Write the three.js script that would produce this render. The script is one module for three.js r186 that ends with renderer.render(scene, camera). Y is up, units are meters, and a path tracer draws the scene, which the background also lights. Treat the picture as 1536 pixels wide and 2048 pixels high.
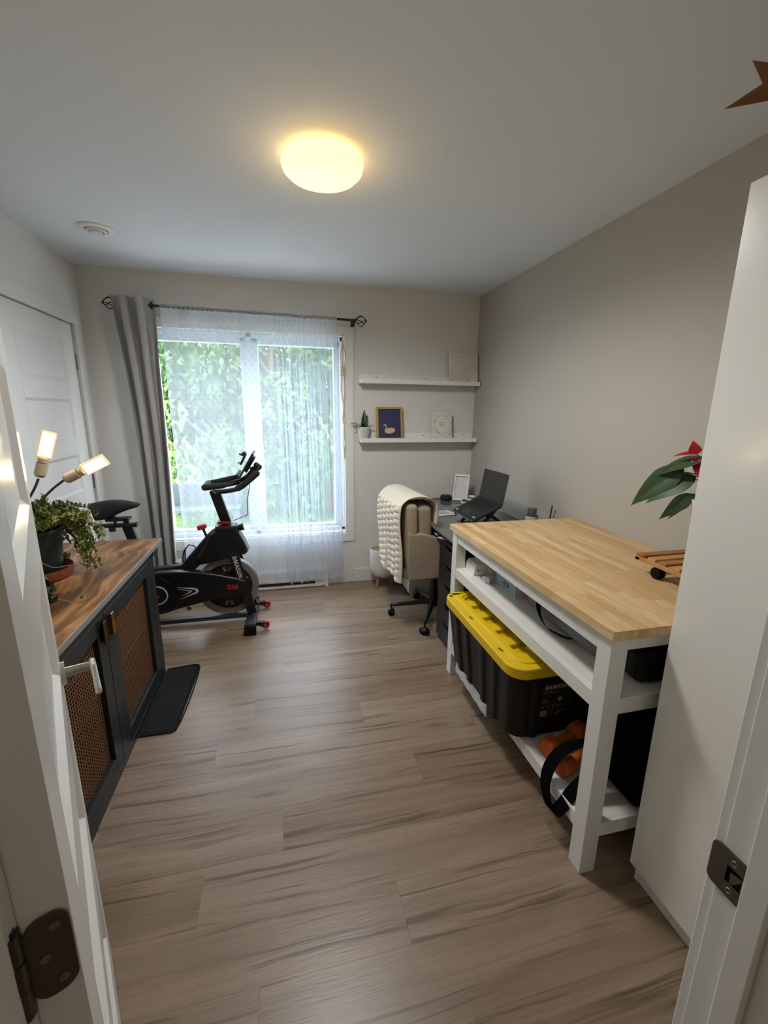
import * as THREE from 'three';
import { RoundedBoxGeometry } from 'three/addons/geometries/RoundedBoxGeometry.js';
import { TextGeometry } from 'three/addons/geometries/TextGeometry.js';
import { FontLoader } from 'three/addons/loaders/FontLoader.js';
import { mergeGeometries, toCreasedNormals } from 'three/addons/utils/BufferGeometryUtils.js';

// ---------------------------------------------------------------- camera, sky, exposure
const scene = new THREE.Scene();
const FPX = 860.1, W_PX = 1536, H_PX = 2048;
const camera = new THREE.PerspectiveCamera(2 * Math.atan(H_PX / 2 / FPX) * 180 / Math.PI, W_PX / H_PX, 0.02, 200);
camera.position.set(-1.6748, 1.5023, 3.6288);
camera.rotation.order = 'YXZ';
camera.rotation.set(-0.2284, -0.2347, 0.012);
const renderer = new THREE.WebGLRenderer();
renderer.toneMapping = THREE.LinearToneMapping;
renderer.toneMappingExposure = 1.33;
renderer.shadowMap.enabled = true;
const SKY = 11.2;                       // overcast daylight outside the window
const LAMP = 4.9;                      // ceiling lamp, candela
const HALL = 0.42;                     // lamp in the hall behind the doorway
{
  const w = 64, h = 32, d = new Float32Array(w * h * 4);
  for (let y = 0; y < h; y++) for (let x = 0; x < w; x++) {
    const el = ((y + 0.5) / h - 0.5) * Math.PI, k = 0.62 + 0.38 * Math.max(0, Math.sin(el)), i = (y * w + x) * 4;
    d[i] = 0.84 * k; d[i + 1] = 0.96 * k; d[i + 2] = 1.10 * k; d[i + 3] = 1;
  }
  const t = new THREE.DataTexture(d, w, h, THREE.RGBAFormat, THREE.FloatType);
  t.mapping = THREE.EquirectangularReflectionMapping; t.magFilter = THREE.LinearFilter; t.needsUpdate = true;
  scene.background = t; scene.backgroundIntensity = SKY;
}

// ---------------------------------------------------------------- helpers
let seed = 12345;
const rnd = () => { seed = (seed * 1664525 + 1013904223) >>> 0; return seed / 4294967296; };
const rr = (a, b) => a + (b - a) * rnd();
const V = (x, y, z) => new THREE.Vector3(x, y, z);
const used = new Map(), BASE = new WeakMap();
function numbered(n) { const k = used.get(n) ?? 0; used.set(n, k + 1); return k ? n + '_' + String(k).padStart(3, '0') : n; }
function thing(name, label, category, base = [0, 0, 0], group, local = false, turn = 0) {
  const o = new THREE.Group(); o.name = numbered(name); o.position.set(...base); o.rotation.y = turn;
  o.userData = { label, category }; if (group) o.userData.group = group;
  BASE.set(o, local ? [0, 0, 0] : base); scene.add(o); return o;
}
function part(name, geo, mat, parent, label) {           // geometry in room coordinates (or the thing's own, if it was made local)
  const b = BASE.get(parent) ?? [0, 0, 0];
  geo.translate(-b[0], -b[1], -b[2]);
  const m = new THREE.Mesh(geo, mat); m.name = name; m.castShadow = m.receiveShadow = true;
  if (label) m.userData.label = label;
  BASE.set(m, b); parent.add(m); return m;
}
function struct(name, geo, mat, parent) {
  const m = new THREE.Mesh(geo, mat); m.name = parent ? name : numbered(name); m.castShadow = m.receiveShadow = true;
  if (!parent) m.userData.kind = 'structure';
  (parent ?? scene).add(m); return m;
}
function shell(name) { const g = new THREE.Group(); g.name = name; g.userData.kind = 'structure'; scene.add(g); return g; }
function solo(name, geo, mat, label, category, group) {
  const m = new THREE.Mesh(geo, mat); m.name = numbered(name); m.castShadow = m.receiveShadow = true;
  m.userData = { label, category }; if (group) m.userData.group = group; scene.add(m); return m;
}
const tf = (g, p = [0, 0, 0], r = [0, 0, 0]) => g.applyMatrix4(new THREE.Matrix4().compose(V(...p), new THREE.Quaternion().setFromEuler(new THREE.Euler(...r)), V(1, 1, 1)));
// box from corner to corner with rounded edges
function bx(x0, x1, y0, y1, z0, z1, r = 0.002, seg = 2) {
  const w = x1 - x0, h = y1 - y0, d = z1 - z0, rad = Math.min(r, w / 2.01, h / 2.01, d / 2.01);
  const g = rad > 0.0005 ? new RoundedBoxGeometry(w, h, d, seg, rad) : new THREE.BoxGeometry(w, h, d);
  return g.translate((x0 + x1) / 2, (y0 + y1) / 2, (z0 + z1) / 2);
}
function rbox(w, h, d, p = [0, 0, 0], rot = [0, 0, 0], r = 0.002, seg = 2) {
  const rad = Math.min(r, w / 2.01, h / 2.01, d / 2.01);
  return tf(new RoundedBoxGeometry(w, h, d, seg, rad), p, rot);
}
function cyl(r0, r1, h, p = [0, 0, 0], rot = [0, 0, 0], n = 28) { return tf(new THREE.CylinderGeometry(r1, r0, h, n), p, rot); }   // r0 bottom, r1 top
function rod(a, b, r0, r1 = r0, n = 16) {                // tapered rod between two points
  const A = V(...a), B = V(...b), d = B.clone().sub(A), g = new THREE.CylinderGeometry(r1, r0, d.length(), n);
  g.applyQuaternion(new THREE.Quaternion().setFromUnitVectors(V(0, 1, 0), d.clone().normalize()));
  return g.translate((a[0] + b[0]) / 2, (a[1] + b[1]) / 2, (a[2] + b[2]) / 2);
}
function tube(pts, r, n = 40, rad = 8, closed = false) { return new THREE.TubeGeometry(new THREE.CatmullRomCurve3(pts.map((p) => V(...p)), closed, 'centripetal'), n, r, rad, closed); }
function beam(a, b, w, t, r = 0.004) {                   // rectangular bar in the x-y plane: w in plane, t along z
  const dx = b[0] - a[0], dy = b[1] - a[1], L = Math.hypot(dx, dy);
  return rbox(L, w, t, [(a[0] + b[0]) / 2, (a[1] + b[1]) / 2, (a[2] + b[2]) / 2], [0, 0, Math.atan2(dy, dx)], r);
}
const lathe = (pts, n = 48) => new THREE.LatheGeometry(pts.map(([x, y]) => new THREE.Vector2(x, y)), n);
function shapeOf(pts, smooth = false) {
  const s = new THREE.Shape();
  if (smooth) { const c = new THREE.SplineCurve(pts.concat([pts[0]]).map((p) => new THREE.Vector2(...p))); s.setFromPoints(c.getPoints(pts.length * 8)); }
  else s.setFromPoints(pts.map((p) => new THREE.Vector2(...p)));
  return s;
}
function ext(pts, z0, z1, bev = 0.004, smooth = false, holes = []) {   // outline in x-y, thick along z
  const s = pts.isShape ? pts : shapeOf(pts, smooth); for (const h of holes) s.holes.push(shapeOf(h, false));
  const b = Math.min(bev, (z1 - z0) / 2.2);
  return new THREE.ExtrudeGeometry(s, { depth: z1 - z0 - 2 * b, bevelEnabled: b > 0, bevelThickness: b, bevelSize: b * 0.9, bevelOffset: -b * 0.9, bevelSegments: 3, curveSegments: 24 }).translate(0, 0, z0 + b);
}
function rrect(w, h, r) { const s = new THREE.Shape(), x = w / 2, y = h / 2; s.moveTo(-x + r, -y); s.lineTo(x - r, -y); s.absarc(x - r, -y + r, r, -Math.PI / 2, 0); s.lineTo(x, y - r); s.absarc(x - r, y - r, r, 0, Math.PI / 2); s.lineTo(-x + r, y); s.absarc(-x + r, y - r, r, Math.PI / 2, Math.PI); s.lineTo(-x, -y + r); s.absarc(-x + r, -y + r, r, Math.PI, Math.PI * 1.5); return s; }
const flat = (list) => mergeGeometries(list.map((g) => { const q = g.index ? g.toNonIndexed() : g; for (const k of Object.keys(q.attributes)) if (!['position', 'normal', 'uv'].includes(k)) q.deleteAttribute(k); return q; }));
// sheet: f(u, v) -> [x, y, z]
function sheet(f, nu, nv, flip = false) {
  const pos = [], uv = [], idx = [];
  for (let j = 0; j <= nv; j++) for (let i = 0; i <= nu; i++) { pos.push(...f(i / nu, j / nv)); uv.push(i / nu, j / nv); }
  for (let j = 0; j < nv; j++) for (let i = 0; i < nu; i++) { const a = j * (nu + 1) + i, b = a + 1, c = a + nu + 1, d = c + 1; flip ? idx.push(a, c, b, b, c, d) : idx.push(a, b, c, b, d, c); }
  const g = new THREE.BufferGeometry(); g.setAttribute('position', new THREE.Float32BufferAttribute(pos, 3)); g.setAttribute('uv', new THREE.Float32BufferAttribute(uv, 2)); g.setIndex(idx); g.computeVertexNormals(); return g;
}
// uv in metres by the facing of each face; grain runs along axis `along`
function metricUV(g, along = 'x', k = 1, du = 0, dv = 0) {
  const p = g.attributes.position, n = g.attributes.normal, uv = new Float32Array(p.count * 2);
  const ax = { x: 0, y: 1, z: 2 }[along];
  for (let i = 0; i < p.count; i++) {
    const P = [p.getX(i), p.getY(i), p.getZ(i)], N = [Math.abs(n.getX(i)), Math.abs(n.getY(i)), Math.abs(n.getZ(i))];
    const m = N.indexOf(Math.max(...N)), o = [0, 1, 2].filter((a) => a !== m);
    const a = o.includes(ax) ? ax : o[0], b = o.find((q) => q !== a);
    uv[i * 2] = P[a] * k + du; uv[i * 2 + 1] = P[b] * k + dv;
  }
  g.setAttribute('uv', new THREE.BufferAttribute(uv, 2)); return g;
}
// noise
const hash = (x, y, s) => { let h = (x * 374761393 + y * 668265263 + s * 982451653) | 0; h = Math.imul(h ^ (h >>> 13), 1274126177); return ((h ^ (h >>> 16)) >>> 0) / 4294967295; };
function vn(x, y, s, px = 0, py = 0) {
  const xi = Math.floor(x), yi = Math.floor(y), fx = x - xi, fy = y - yi, u = fx * fx * (3 - 2 * fx), v = fy * fy * (3 - 2 * fy);
  const m = (a, p) => p ? ((a % p) + p) % p : a, H = (a, b) => hash(m(a, px), m(b, py), s);
  const a = H(xi, yi), b = H(xi + 1, yi), c = H(xi, yi + 1), d = H(xi + 1, yi + 1);
  return a + (b - a) * u + (c - a) * v + (a - b - c + d) * u * v;
}
const fbm = (x, y, s, o = 4, px = 0, py = 0) => { let t = 0, a = 0.5, n = 0; for (let i = 0; i < o; i++) { t += a * vn(x, y, s + i * 17, px, py); n += a; x *= 2; y *= 2; px *= 2; py *= 2; a *= 0.5; } return t / n; };
function tex(w, h, f, srgb = true, rep) {                 // f(u, v) -> [r, g, b] 0..255
  const d = new Uint8Array(w * h * 4);
  for (let y = 0; y < h; y++) for (let x = 0; x < w; x++) { const c = f(x / w, y / h), i = (y * w + x) * 4; d[i] = Math.max(0, Math.min(255, c[0])); d[i + 1] = Math.max(0, Math.min(255, c[1])); d[i + 2] = Math.max(0, Math.min(255, c[2])); d[i + 3] = 255; }
  const t = new THREE.DataTexture(d, w, h); t.magFilter = THREE.LinearFilter; t.wrapS = t.wrapT = THREE.RepeatWrapping; if (srgb) t.colorSpace = THREE.SRGBColorSpace; if (rep) t.repeat.set(...rep); t.needsUpdate = true; return t;
}
function canvasTex(w, h, draw) { const c = document.createElement('canvas'); c.width = w; c.height = h; const x = c.getContext('2d'); draw(x, w, h); const t = new THREE.CanvasTexture(c); t.colorSpace = THREE.SRGBColorSpace; t.needsUpdate = true; return t; }
const std = (color, roughness = 0.6, more = {}) => new THREE.MeshStandardMaterial({ color, roughness, metalness: 0, ...more });
const phys = (color, roughness, more) => new THREE.MeshPhysicalMaterial({ color, roughness, metalness: 0, ...more });
const mix3 = (a, b, t) => [a[0] + (b[0] - a[0]) * t, a[1] + (b[1] - a[1]) * t, a[2] + (b[2] - a[2]) * t];
const font = await new FontLoader().loadAsync('fonts/droid/droid_sans_bold.typeface.json');
function text(s, size, depth = 0.001) { const g = new TextGeometry(s, { font, size, depth, curveSegments: 4, bevelEnabled: false }); g.computeBoundingBox(); const b = g.boundingBox; return g.translate(-(b.min.x + b.max.x) / 2, -(b.min.y + b.max.y) / 2, 0); }

// ---------------------------------------------------------------- materials
const paintBump = tex(256, 256, (u, v) => { const n = fbm(u * 48, v * 48, 5, 3, 48, 48) * 255; return [n, n, n]; }, false, [4, 4]);
const M = {};
M.ceiling = std('#dcdee0', 0.9, { bumpMap: paintBump, bumpScale: 0.0004 });
M.wallWhite = std('#d6d3cd', 0.85, { bumpMap: paintBump, bumpScale: 0.0004 });
M.wallLeft = std('#d9d7d2', 0.85, { bumpMap: paintBump, bumpScale: 0.0004 });
M.wallTaupe = std('#aca69b', 0.85, { bumpMap: paintBump, bumpScale: 0.0004 });
M.trim = std('#dcd9d3', 0.4);
M.door = std('#dad8d4', 0.3);
M.gloss = phys('#e2dfd7', 0.22, { clearcoat: 0.3, clearcoatRoughness: 0.12 });
M.tableWhite = std('#dedbd5', 0.4);
M.vinyl = std('#e4ebf2', 0.35);
M.black = std('#17171a', 0.45);
M.blackMatte = phys('#0b0b0c', 0.9, { specularIntensity: 0.3 });
M.blackCloth = phys('#0a0a0b', 0.95, { specularIntensity: 0.12, side: THREE.DoubleSide });
M.blackGloss = std('#101012', 0.25);
M.rubber = phys('#0f0f10', 0.85, { specularIntensity: 0.4 });
M.chrome = std('#c8c6c2', 0.22, { metalness: 1 });
M.nickel = std('#6b665e', 0.38, { metalness: 1 });
M.brass = std('#b78b43', 0.32, { metalness: 1 });
M.steel = std('#8f8f8f', 0.35, { metalness: 1 });
M.red = std('#b01626', 0.4);
M.white = std('#e2e0dc', 0.5);
M.silverPaint = std('#b9b9b8', 0.4);
M.navyCab = std('#1f2224', 0.42);
M.glassPane = phys('#ffffff', 0, { transmission: 1, thickness: 0, ior: 1.5 });

// ---------------------------------------------------------------- the room
const XL = -3.0, ZF = 3.287, CH = 2.455, ZH = 5.0;        // left wall, front wall (doorway), ceiling height, end of the hall
// vinyl planks: six printed boards, laid across the room
const plankTex = [0, 1, 2, 3, 4, 5].map((k) => tex(1024, 160, (u, v) => {
  const s = 100 + k * 37, warp = (fbm(u * 4, v * 2, s, 3) - 0.5) * 0.16;
  const broad = fbm(u * 2.2, (v + warp) * 2.4, s + 1, 3), streak = fbm(u * 3.5, (v + warp * 0.6) * 34, s + 2, 4), mid = fbm(u * 1.8, (v + warp) * 9, s + 9, 3), fine = fbm(u * 40, v * 120, s + 3, 2);
  let c = mix3([121, 102, 84], [153, 133, 113], Math.min(1, Math.max(0, 0.5 + (broad - 0.5) * 1.0 + (streak - 0.5) * 0.7 + (mid - 0.5) * 0.6)));
  const dark = Math.max(0, fbm(u * 2.6, (v + warp) * 13, s + 5, 3) - 0.63) * 3.0; c = mix3(c, [84, 66, 52], Math.min(0.7, dark * 1.3));
  if (k % 2 === 0) { const kx = hash(k, 1, 3), ky = 0.25 + 0.5 * hash(k, 1, 4), dx = (u - kx) * 9 + (streak - 0.5) * 0.8, dy = (v - ky) * 7 + (broad - 0.5), r = Math.hypot(dx, dy); if (r < 1) c = mix3(c, [92, 74, 60], (1 - r) * (1 - r) * 0.8); }
  const cross = Math.max(0, fbm(u * 150, v * 6, s + 8, 2) - 0.6) * Math.max(0, fbm(u * 3, v * 3, s + 12, 2) - 0.5) * 60;
  const t = (fine - 0.5) * 12 + cross; return [c[0] + t, c[1] + t, c[2] + t];
}));
const plankBump = tex(512, 128, (u, v) => { const n = fbm(u * 20, v * 60, 77, 3, 20, 60) * 255; return [n, n, n]; }, false);
const plankMats = [];
for (let k = 0; k < 6; k++) for (const tint of ['#ffffff', '#f6f3ef', '#eeeae5']) plankMats.push(phys(tint, 0.35, { map: plankTex[k], bumpMap: plankBump, bumpScale: 0.0003, specularIntensity: 0.9 }));
const floor = struct('floor', bx(XL - 0.14, 0.14, -0.16, -0.006, -0.14, ZH + 0.1, 0), std('#57493c', 0.8));
{
  const PW = 0.18, PL = 1.22, fixed = { 13: -1.725, 12: -1.15, 14: -0.76, 15: -1.365 };
  const unit = new THREE.BoxGeometry(1, 0.006, 1);
  for (let row = 0; row * PW + 0.045 - PW < ZH; row++) {
    const z0 = Math.max(-0.005, 0.045 + (row - 1) * PW), z1 = Math.min(0.045 + row * PW, ZH);
    const j = fixed[row] ?? -3 + ((row * 0.437) % 1) * PL;
    let x = j - Math.ceil((j - XL) / PL) * PL, n = 0;
    for (; x < 0; x += PL, n++) {
      const a = Math.max(x, XL), b = Math.min(x + PL, 0); if (b - a < 0.02) continue;
      const m = struct('plank', unit, plankMats[Math.floor(hash(row, n, 9) * 18)], floor);
      m.scale.set(b - a - 0.0005, 1, z1 - z0 - 0.0004); m.position.set((a + b) / 2, -0.003 + hash(row, n, 4) * 0.0002, (z0 + z1) / 2);
      if (hash(row, n, 11) > 0.5) m.rotation.y = Math.PI;
    }
  }
}
struct('ceiling', bx(XL - 0.14, 0.14, CH, CH + 0.15, -0.16, ZH + 0.1, 0), M.ceiling);
const WX0 = -2.63, WX1 = -1.15, WY0 = 0.46, WY1 = 2.085;  // window opening
struct('wall_back', flat([bx(XL - 0.14, WX0, 0, CH, -0.16, 0, 0), bx(WX1, 0.14, 0, CH, -0.16, 0, 0), bx(WX0, WX1, 0, WY0, -0.16, 0, 0), bx(WX0, WX1, WY1, CH, -0.16, 0, 0)]), M.wallWhite);
struct('wall_right', bx(0, 0.14, 0, CH, 0, ZF, 0), M.wallTaupe);
const DZ0 = 0.14, DZ1 = 1.0, DH = 2.055;                  // closed door in the left wall
struct('wall_left', flat([bx(XL - 0.14, XL - 0.06, 0, CH, 0, ZF, 0), bx(XL - 0.06, XL, 0, CH, 0, DZ0, 0), bx(XL - 0.06, XL, 0, CH, DZ1, ZF, 0), bx(XL - 0.06, XL, DH, CH, DZ0, DZ1, 0)]), M.wallLeft);
const JX0 = -1.906, JX1 = -1.12;                          // inner faces of the doorway the camera stands in
struct('wall_front', flat([bx(XL - 0.14, JX0 - 0.02, 0, CH, ZF, 3.42, 0), bx(JX1 + 0.02, 0.14, 0, CH, ZF, 3.42, 0), bx(JX0 - 0.02, JX1 + 0.02, 2.07, CH, ZF, 3.42, 0)]), M.wallWhite);
struct('wall_hall', flat([bx(XL - 0.14, 0.14, 0, CH, ZH, ZH + 0.1, 0), bx(XL - 0.14, XL, 0, CH, 3.42, ZH, 0), bx(0, 0.14, 0, CH, 3.42, ZH, 0)]), M.wallWhite);
// skirting boards
struct('baseboard_back', flat([bx(-1.08, -0.012, 0, 0.125, 0, 0.013, 0.004), bx(XL, -2.4, 0, 0.125, 0, 0.013, 0.004)]), M.trim);
struct('baseboard_right', bx(-0.013, 0, 0, 0.125, 0.013, ZF, 0.004), M.trim);
struct('baseboard_left', bx(XL, XL + 0.013, 0, 0.125, 1.075, ZF, 0.004), M.trim);
struct('baseboard_front', flat([bx(XL, -1.97, 0, 0.125, ZF - 0.013, ZF, 0.004), bx(-1.04, 0, 0, 0.125, ZF - 0.013, ZF, 0.004)]), M.trim);
// doorway lining, stops and casing
const jamb = struct('trim_1', flat([
  bx(JX1, JX1 + 0.02, 0, 2.07, ZF, 3.43, 0.002), bx(JX0 - 0.02, JX0, 0, 2.07, ZF, 3.43, 0.002), bx(JX0 - 0.02, JX1 + 0.02, 2.05, 2.07, ZF, 3.43, 0.002),
  bx(JX1 - 0.011, JX1, 0, 2.05, 3.323, 3.353, 0.002), bx(JX0, JX0 + 0.011, 0, 2.05, 3.323, 3.353, 0.002), bx(JX0, JX1, 2.039, 2.05, 3.323, 3.353, 0.002)]), M.trim);
struct('trim_2', flat([bx(JX1 + 0.006, JX1 + 0.076, 0, 2.13, 3.27, ZF, 0.003), bx(JX0 - 0.076, JX0 - 0.006, 0, 2.13, 3.27, ZF, 0.003), bx(JX0 - 0.076, JX1 + 0.076, 2.056, 2.126, 3.27, ZF, 0.003),
  bx(JX1 + 0.006, JX1 + 0.076, 0, 2.13, 3.42, 3.437, 0.003), bx(JX0 - 0.076, JX0 - 0.006, 0, 2.13, 3.42, 3.437, 0.003)]), M.trim);
// casing round the closed door
struct('trim_3', flat([bx(XL, XL + 0.016, 0, DH + 0.078, DZ0 - 0.072, DZ0 + 0.004, 0.003), bx(XL, XL + 0.016, 0, DH + 0.078, DZ1 - 0.004, DZ1 + 0.072, 0.003), bx(XL, XL + 0.016, DH - 0.002, DH + 0.078, DZ0, DZ1, 0.003)]), M.trim);
// casing round the window, sides of the opening
struct('trim_4', flat([bx(WX1 - 0.004, WX1 + 0.072, WY0 - 0.072, WY1 + 0.068, 0, 0.016, 0.003), bx(WX0 - 0.072, WX0 + 0.004, WY0 - 0.072, WY1 + 0.068, 0, 0.016, 0.003), bx(WX0, WX1, WY1 - 0.004, WY1 + 0.068, 0, 0.016, 0.003), bx(WX0, WX1, WY0 - 0.072, WY0 + 0.004, 0, 0.016, 0.003)]), M.trim);

// a five-panel door built from stiles, rails and recessed panels; lies in the x-y plane, front face at z = 0
const panelY = (k, y0, pitch) => y0 + k * pitch;
function panelDoor(parent, w, h, t, y0, pitch, ph, stile, both = true) {
  const add = (n, g) => { const m = struct(n, g, M.door, parent); return m; };
  add('stile', bx(0, stile, 0.008, h, -t, 0, 0.0015)); add('stile', bx(w - stile, w, 0.008, h, -t, 0, 0.0015));
  let y = 0.008;
  for (let k = 0; k < 6; k++) { const top = k < 5 ? y0 + k * pitch : h; add('rail', bx(stile, w - stile, y, top, -t, 0, 0.001)); y = top + ph; }
  for (let k = 0; k < 5; k++) {
    const a = y0 + k * pitch, b = a + ph, d = 0.011, s = 0.016;
    const ring = (z, e) => [[stile + e, a + e, z], [w - stile - e, a + e, z], [w - stile - e, b - e, z], [stile + e, b - e, z]];
    const gs = [];
    for (const [z0, z1] of both ? [[0, -d], [-t, -t + d]] : [[0, -d]]) {
      const o = ring(z0, 0), i = ring(z1, s), p = [];
      for (let q = 0; q < 4; q++) { const r = (q + 1) % 4; p.push(...o[q], ...o[r], ...i[r], ...o[q], ...i[r], ...i[q]); }
      p.push(...i[0], ...i[1], ...i[2], ...i[0], ...i[2], ...i[3]);
      const g = new THREE.BufferGeometry(); g.setAttribute('position', new THREE.Float32BufferAttribute(p, 3)); g.setAttribute('uv', new THREE.Float32BufferAttribute(new Float32Array(p.length / 3 * 2), 2)); g.computeVertexNormals(); gs.push(g);
    }
    add('panel', mergeGeometries(gs));
  }
}
function hinge(parent, x, y, z, mat) {
  const h = struct('hinge', flat([cyl(0.0065, 0.0065, 0.092, [x, y, z]), cyl(0.0045, 0.0045, 0.104, [x, y, z])]), mat, parent); return h;
}
{ // closed door on the left wall
  const d1 = shell('door_1'); d1.position.set(XL - 0.012, 0, DZ1 - 0.004); d1.rotation.y = Math.PI / 2;   // local x -> -z, local z -> +x
  panelDoor(d1, DZ1 - DZ0 - 0.008, DH - 0.006, 0.035, 0.225, 0.3625, 0.245, 0.155, false);
  for (const y of [0.25, 0.99, 1.81]) hinge(d1, DZ1 - DZ0 - 0.004, y, 0.006, M.steel);
}
{ // open door at the left edge of the picture, seen along its face
  const d2 = shell('door_2'); d2.position.set(-1.874, 0, 3.281); d2.rotation.y = 114.9 * Math.PI / 180;
  panelDoor(d2, 0.762, 2.032, 0.035, 0.225, 0.3655, 0.245, 0.115);
  // hinges: rounded leaf on the door's edge, barrel at the pin
  for (const y of [0.2, 1.035, 1.83]) {
    const leaf = struct('hinge', tf(new THREE.ExtrudeGeometry(rrect(0.032, 0.089, 0.014), { depth: 0.0016, bevelEnabled: false, curveSegments: 8 }), [-0.0016, y, -0.0175], [0, -Math.PI / 2, 0]), M.nickel, d2);
    struct('hinge_barrel', flat([cyl(0.0075, 0.0075, 0.03, [-0.004, y + 0.031, -0.041]), cyl(0.0078, 0.0078, 0.029, [-0.004, y, -0.041]), cyl(0.0075, 0.0075, 0.03, [-0.004, y - 0.031, -0.041]), cyl(0.005, 0.005, 0.1, [-0.004, y, -0.041])]), M.nickel, leaf);
    struct('screw', flat([-0.03, 0, 0.03].map((dy, i) => cyl(0.0042, 0.0042, 0.0012, [-0.0034, y + dy, -0.012 - (i === 1 ? 0.01 : 0)], [0, 0, Math.PI / 2], 14))), M.steel, leaf);
  }
  // lever handle
  const hx = 0.762 - 0.06, hy = 0.93;
  const lv = struct('lever_handle', flat([cyl(0.026, 0.026, 0.009, [hx, hy, 0.0045], [Math.PI / 2, 0, 0], 36), cyl(0.012, 0.0095, 0.052, [hx, hy, 0.032], [Math.PI / 2, 0, 0], 24),
    ext([[hx + 0.013, hy + 0.011], [hx - 0.02, hy + 0.0115], [hx - 0.085, hy + 0.007], [hx - 0.117, hy + 0.003], [hx - 0.121, hy - 0.004], [hx - 0.115, hy - 0.0095], [hx - 0.06, hy - 0.0095], [hx + 0.013, hy - 0.011]], 0.054, 0.066, 0.004)]), M.chrome, d2);
  struct('lever_handle', flat([cyl(0.026, 0.026, 0.009, [hx, hy, -0.0395], [Math.PI / 2, 0, 0], 36), cyl(0.0095, 0.012, 0.052, [hx, hy, -0.067], [Math.PI / 2, 0, 0], 24), bx(hx - 0.118, hx + 0.012, hy - 0.01, hy + 0.01, -0.1, -0.088, 0.005)]), M.chrome, d2);
  struct('latch_plate', bx(0.762, 0.7632, hy - 0.028, hy + 0.028, -0.03, -0.005, 0.0004), M.nickel, d2);
}
{ // strike plate let into the right jamb
  const y = 0.912, x = JX1, zc = 3.302;
  const hole = [[-0.004, -0.013], [0.016, -0.013], [0.016, 0.013], [-0.004, 0.013]];
  const s = rrect(0.052, 0.066, 0.01); s.holes.push(shapeOf(hole));
  struct('latch_recess', bx(x - 0.0007, x, y - 0.0135, y + 0.0135, zc - 0.0045, zc + 0.0165, 0), M.blackMatte, jamb);
  const sp = struct('strike_plate', tf(new THREE.ExtrudeGeometry(s, { depth: 0.0018, bevelEnabled: true, bevelThickness: 0.0004, bevelSize: 0.0004, bevelSegments: 2, curveSegments: 10 }), [x - 0.0004, y, zc], [0, -Math.PI / 2, 0]), M.nickel, jamb);
  struct('latch_pocket', flat([bx(x - 0.0008, x + 0.012, y - 0.0135, y - 0.0125, zc - 0.0045, zc + 0.0165, 0), bx(x - 0.0006, x + 0.012, y + 0.0125, y + 0.0135, zc - 0.0045, zc + 0.0165, 0), tf(new THREE.BoxGeometry(0.0012, 0.02, 0.012), [x - 0.0012, y - 0.002, zc + 0.008], [0, 0.35, 0.2])]), M.steel, sp);
  struct('screw', flat([0.022, -0.022].map((dy) => tf(new THREE.TorusGeometry(0.0032, 0.0012, 8, 18), [x - 0.0026, y + dy, zc + 0.004], [0, Math.PI / 2, 0]))), M.steel, sp);
}
{ // double casement window
  const w1 = shell('window_1'), X0 = WX0, X1 = WX1, Y0 = WY0, Y1 = WY1, xm = (-1.957 - 1.821) / 2;
  struct('window_sill', bx(X0, X1, Y0 - 0.002, Y0 + 0.018, -0.14, 0.004, 0.003), M.trim, w1);
  struct('window_frame', flat([bx(X0, X0 + 0.035, Y0, Y1, -0.15, -0.05, 0.004), bx(X1 - 0.035, X1, Y0, Y1, -0.15, -0.05, 0.004), bx(X0, X1, Y1 - 0.035, Y1, -0.15, -0.05, 0.004), bx(X0, X1, Y0 + 0.016, Y0 + 0.05, -0.15, -0.05, 0.004), bx(xm - 0.022, xm + 0.022, Y0, Y1, -0.15, -0.05, 0.004)]), M.vinyl, w1);
  for (const [a, b] of [[X0 + 0.033, xm - 0.02], [xm + 0.02, X1 - 0.033]]) {
    const s = 0.047, c = Y0 + 0.03, d = Y1 - 0.033;
    const sash = struct('sash', flat([bx(a, a + s, c, d, -0.135, -0.075, 0.005), bx(b - s, b, c, d, -0.135, -0.075, 0.005), bx(a, b, d - s, d, -0.135, -0.075, 0.005), bx(a, b, c, c + s, -0.135, -0.075, 0.005)]), M.vinyl, w1);
    struct('glass_pane', new THREE.PlaneGeometry(b - a - 2 * s + 0.008, d - c - 2 * s + 0.008).translate((a + b) / 2, (c + d) / 2, -0.106), M.glassPane, sash);
  }
}

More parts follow.
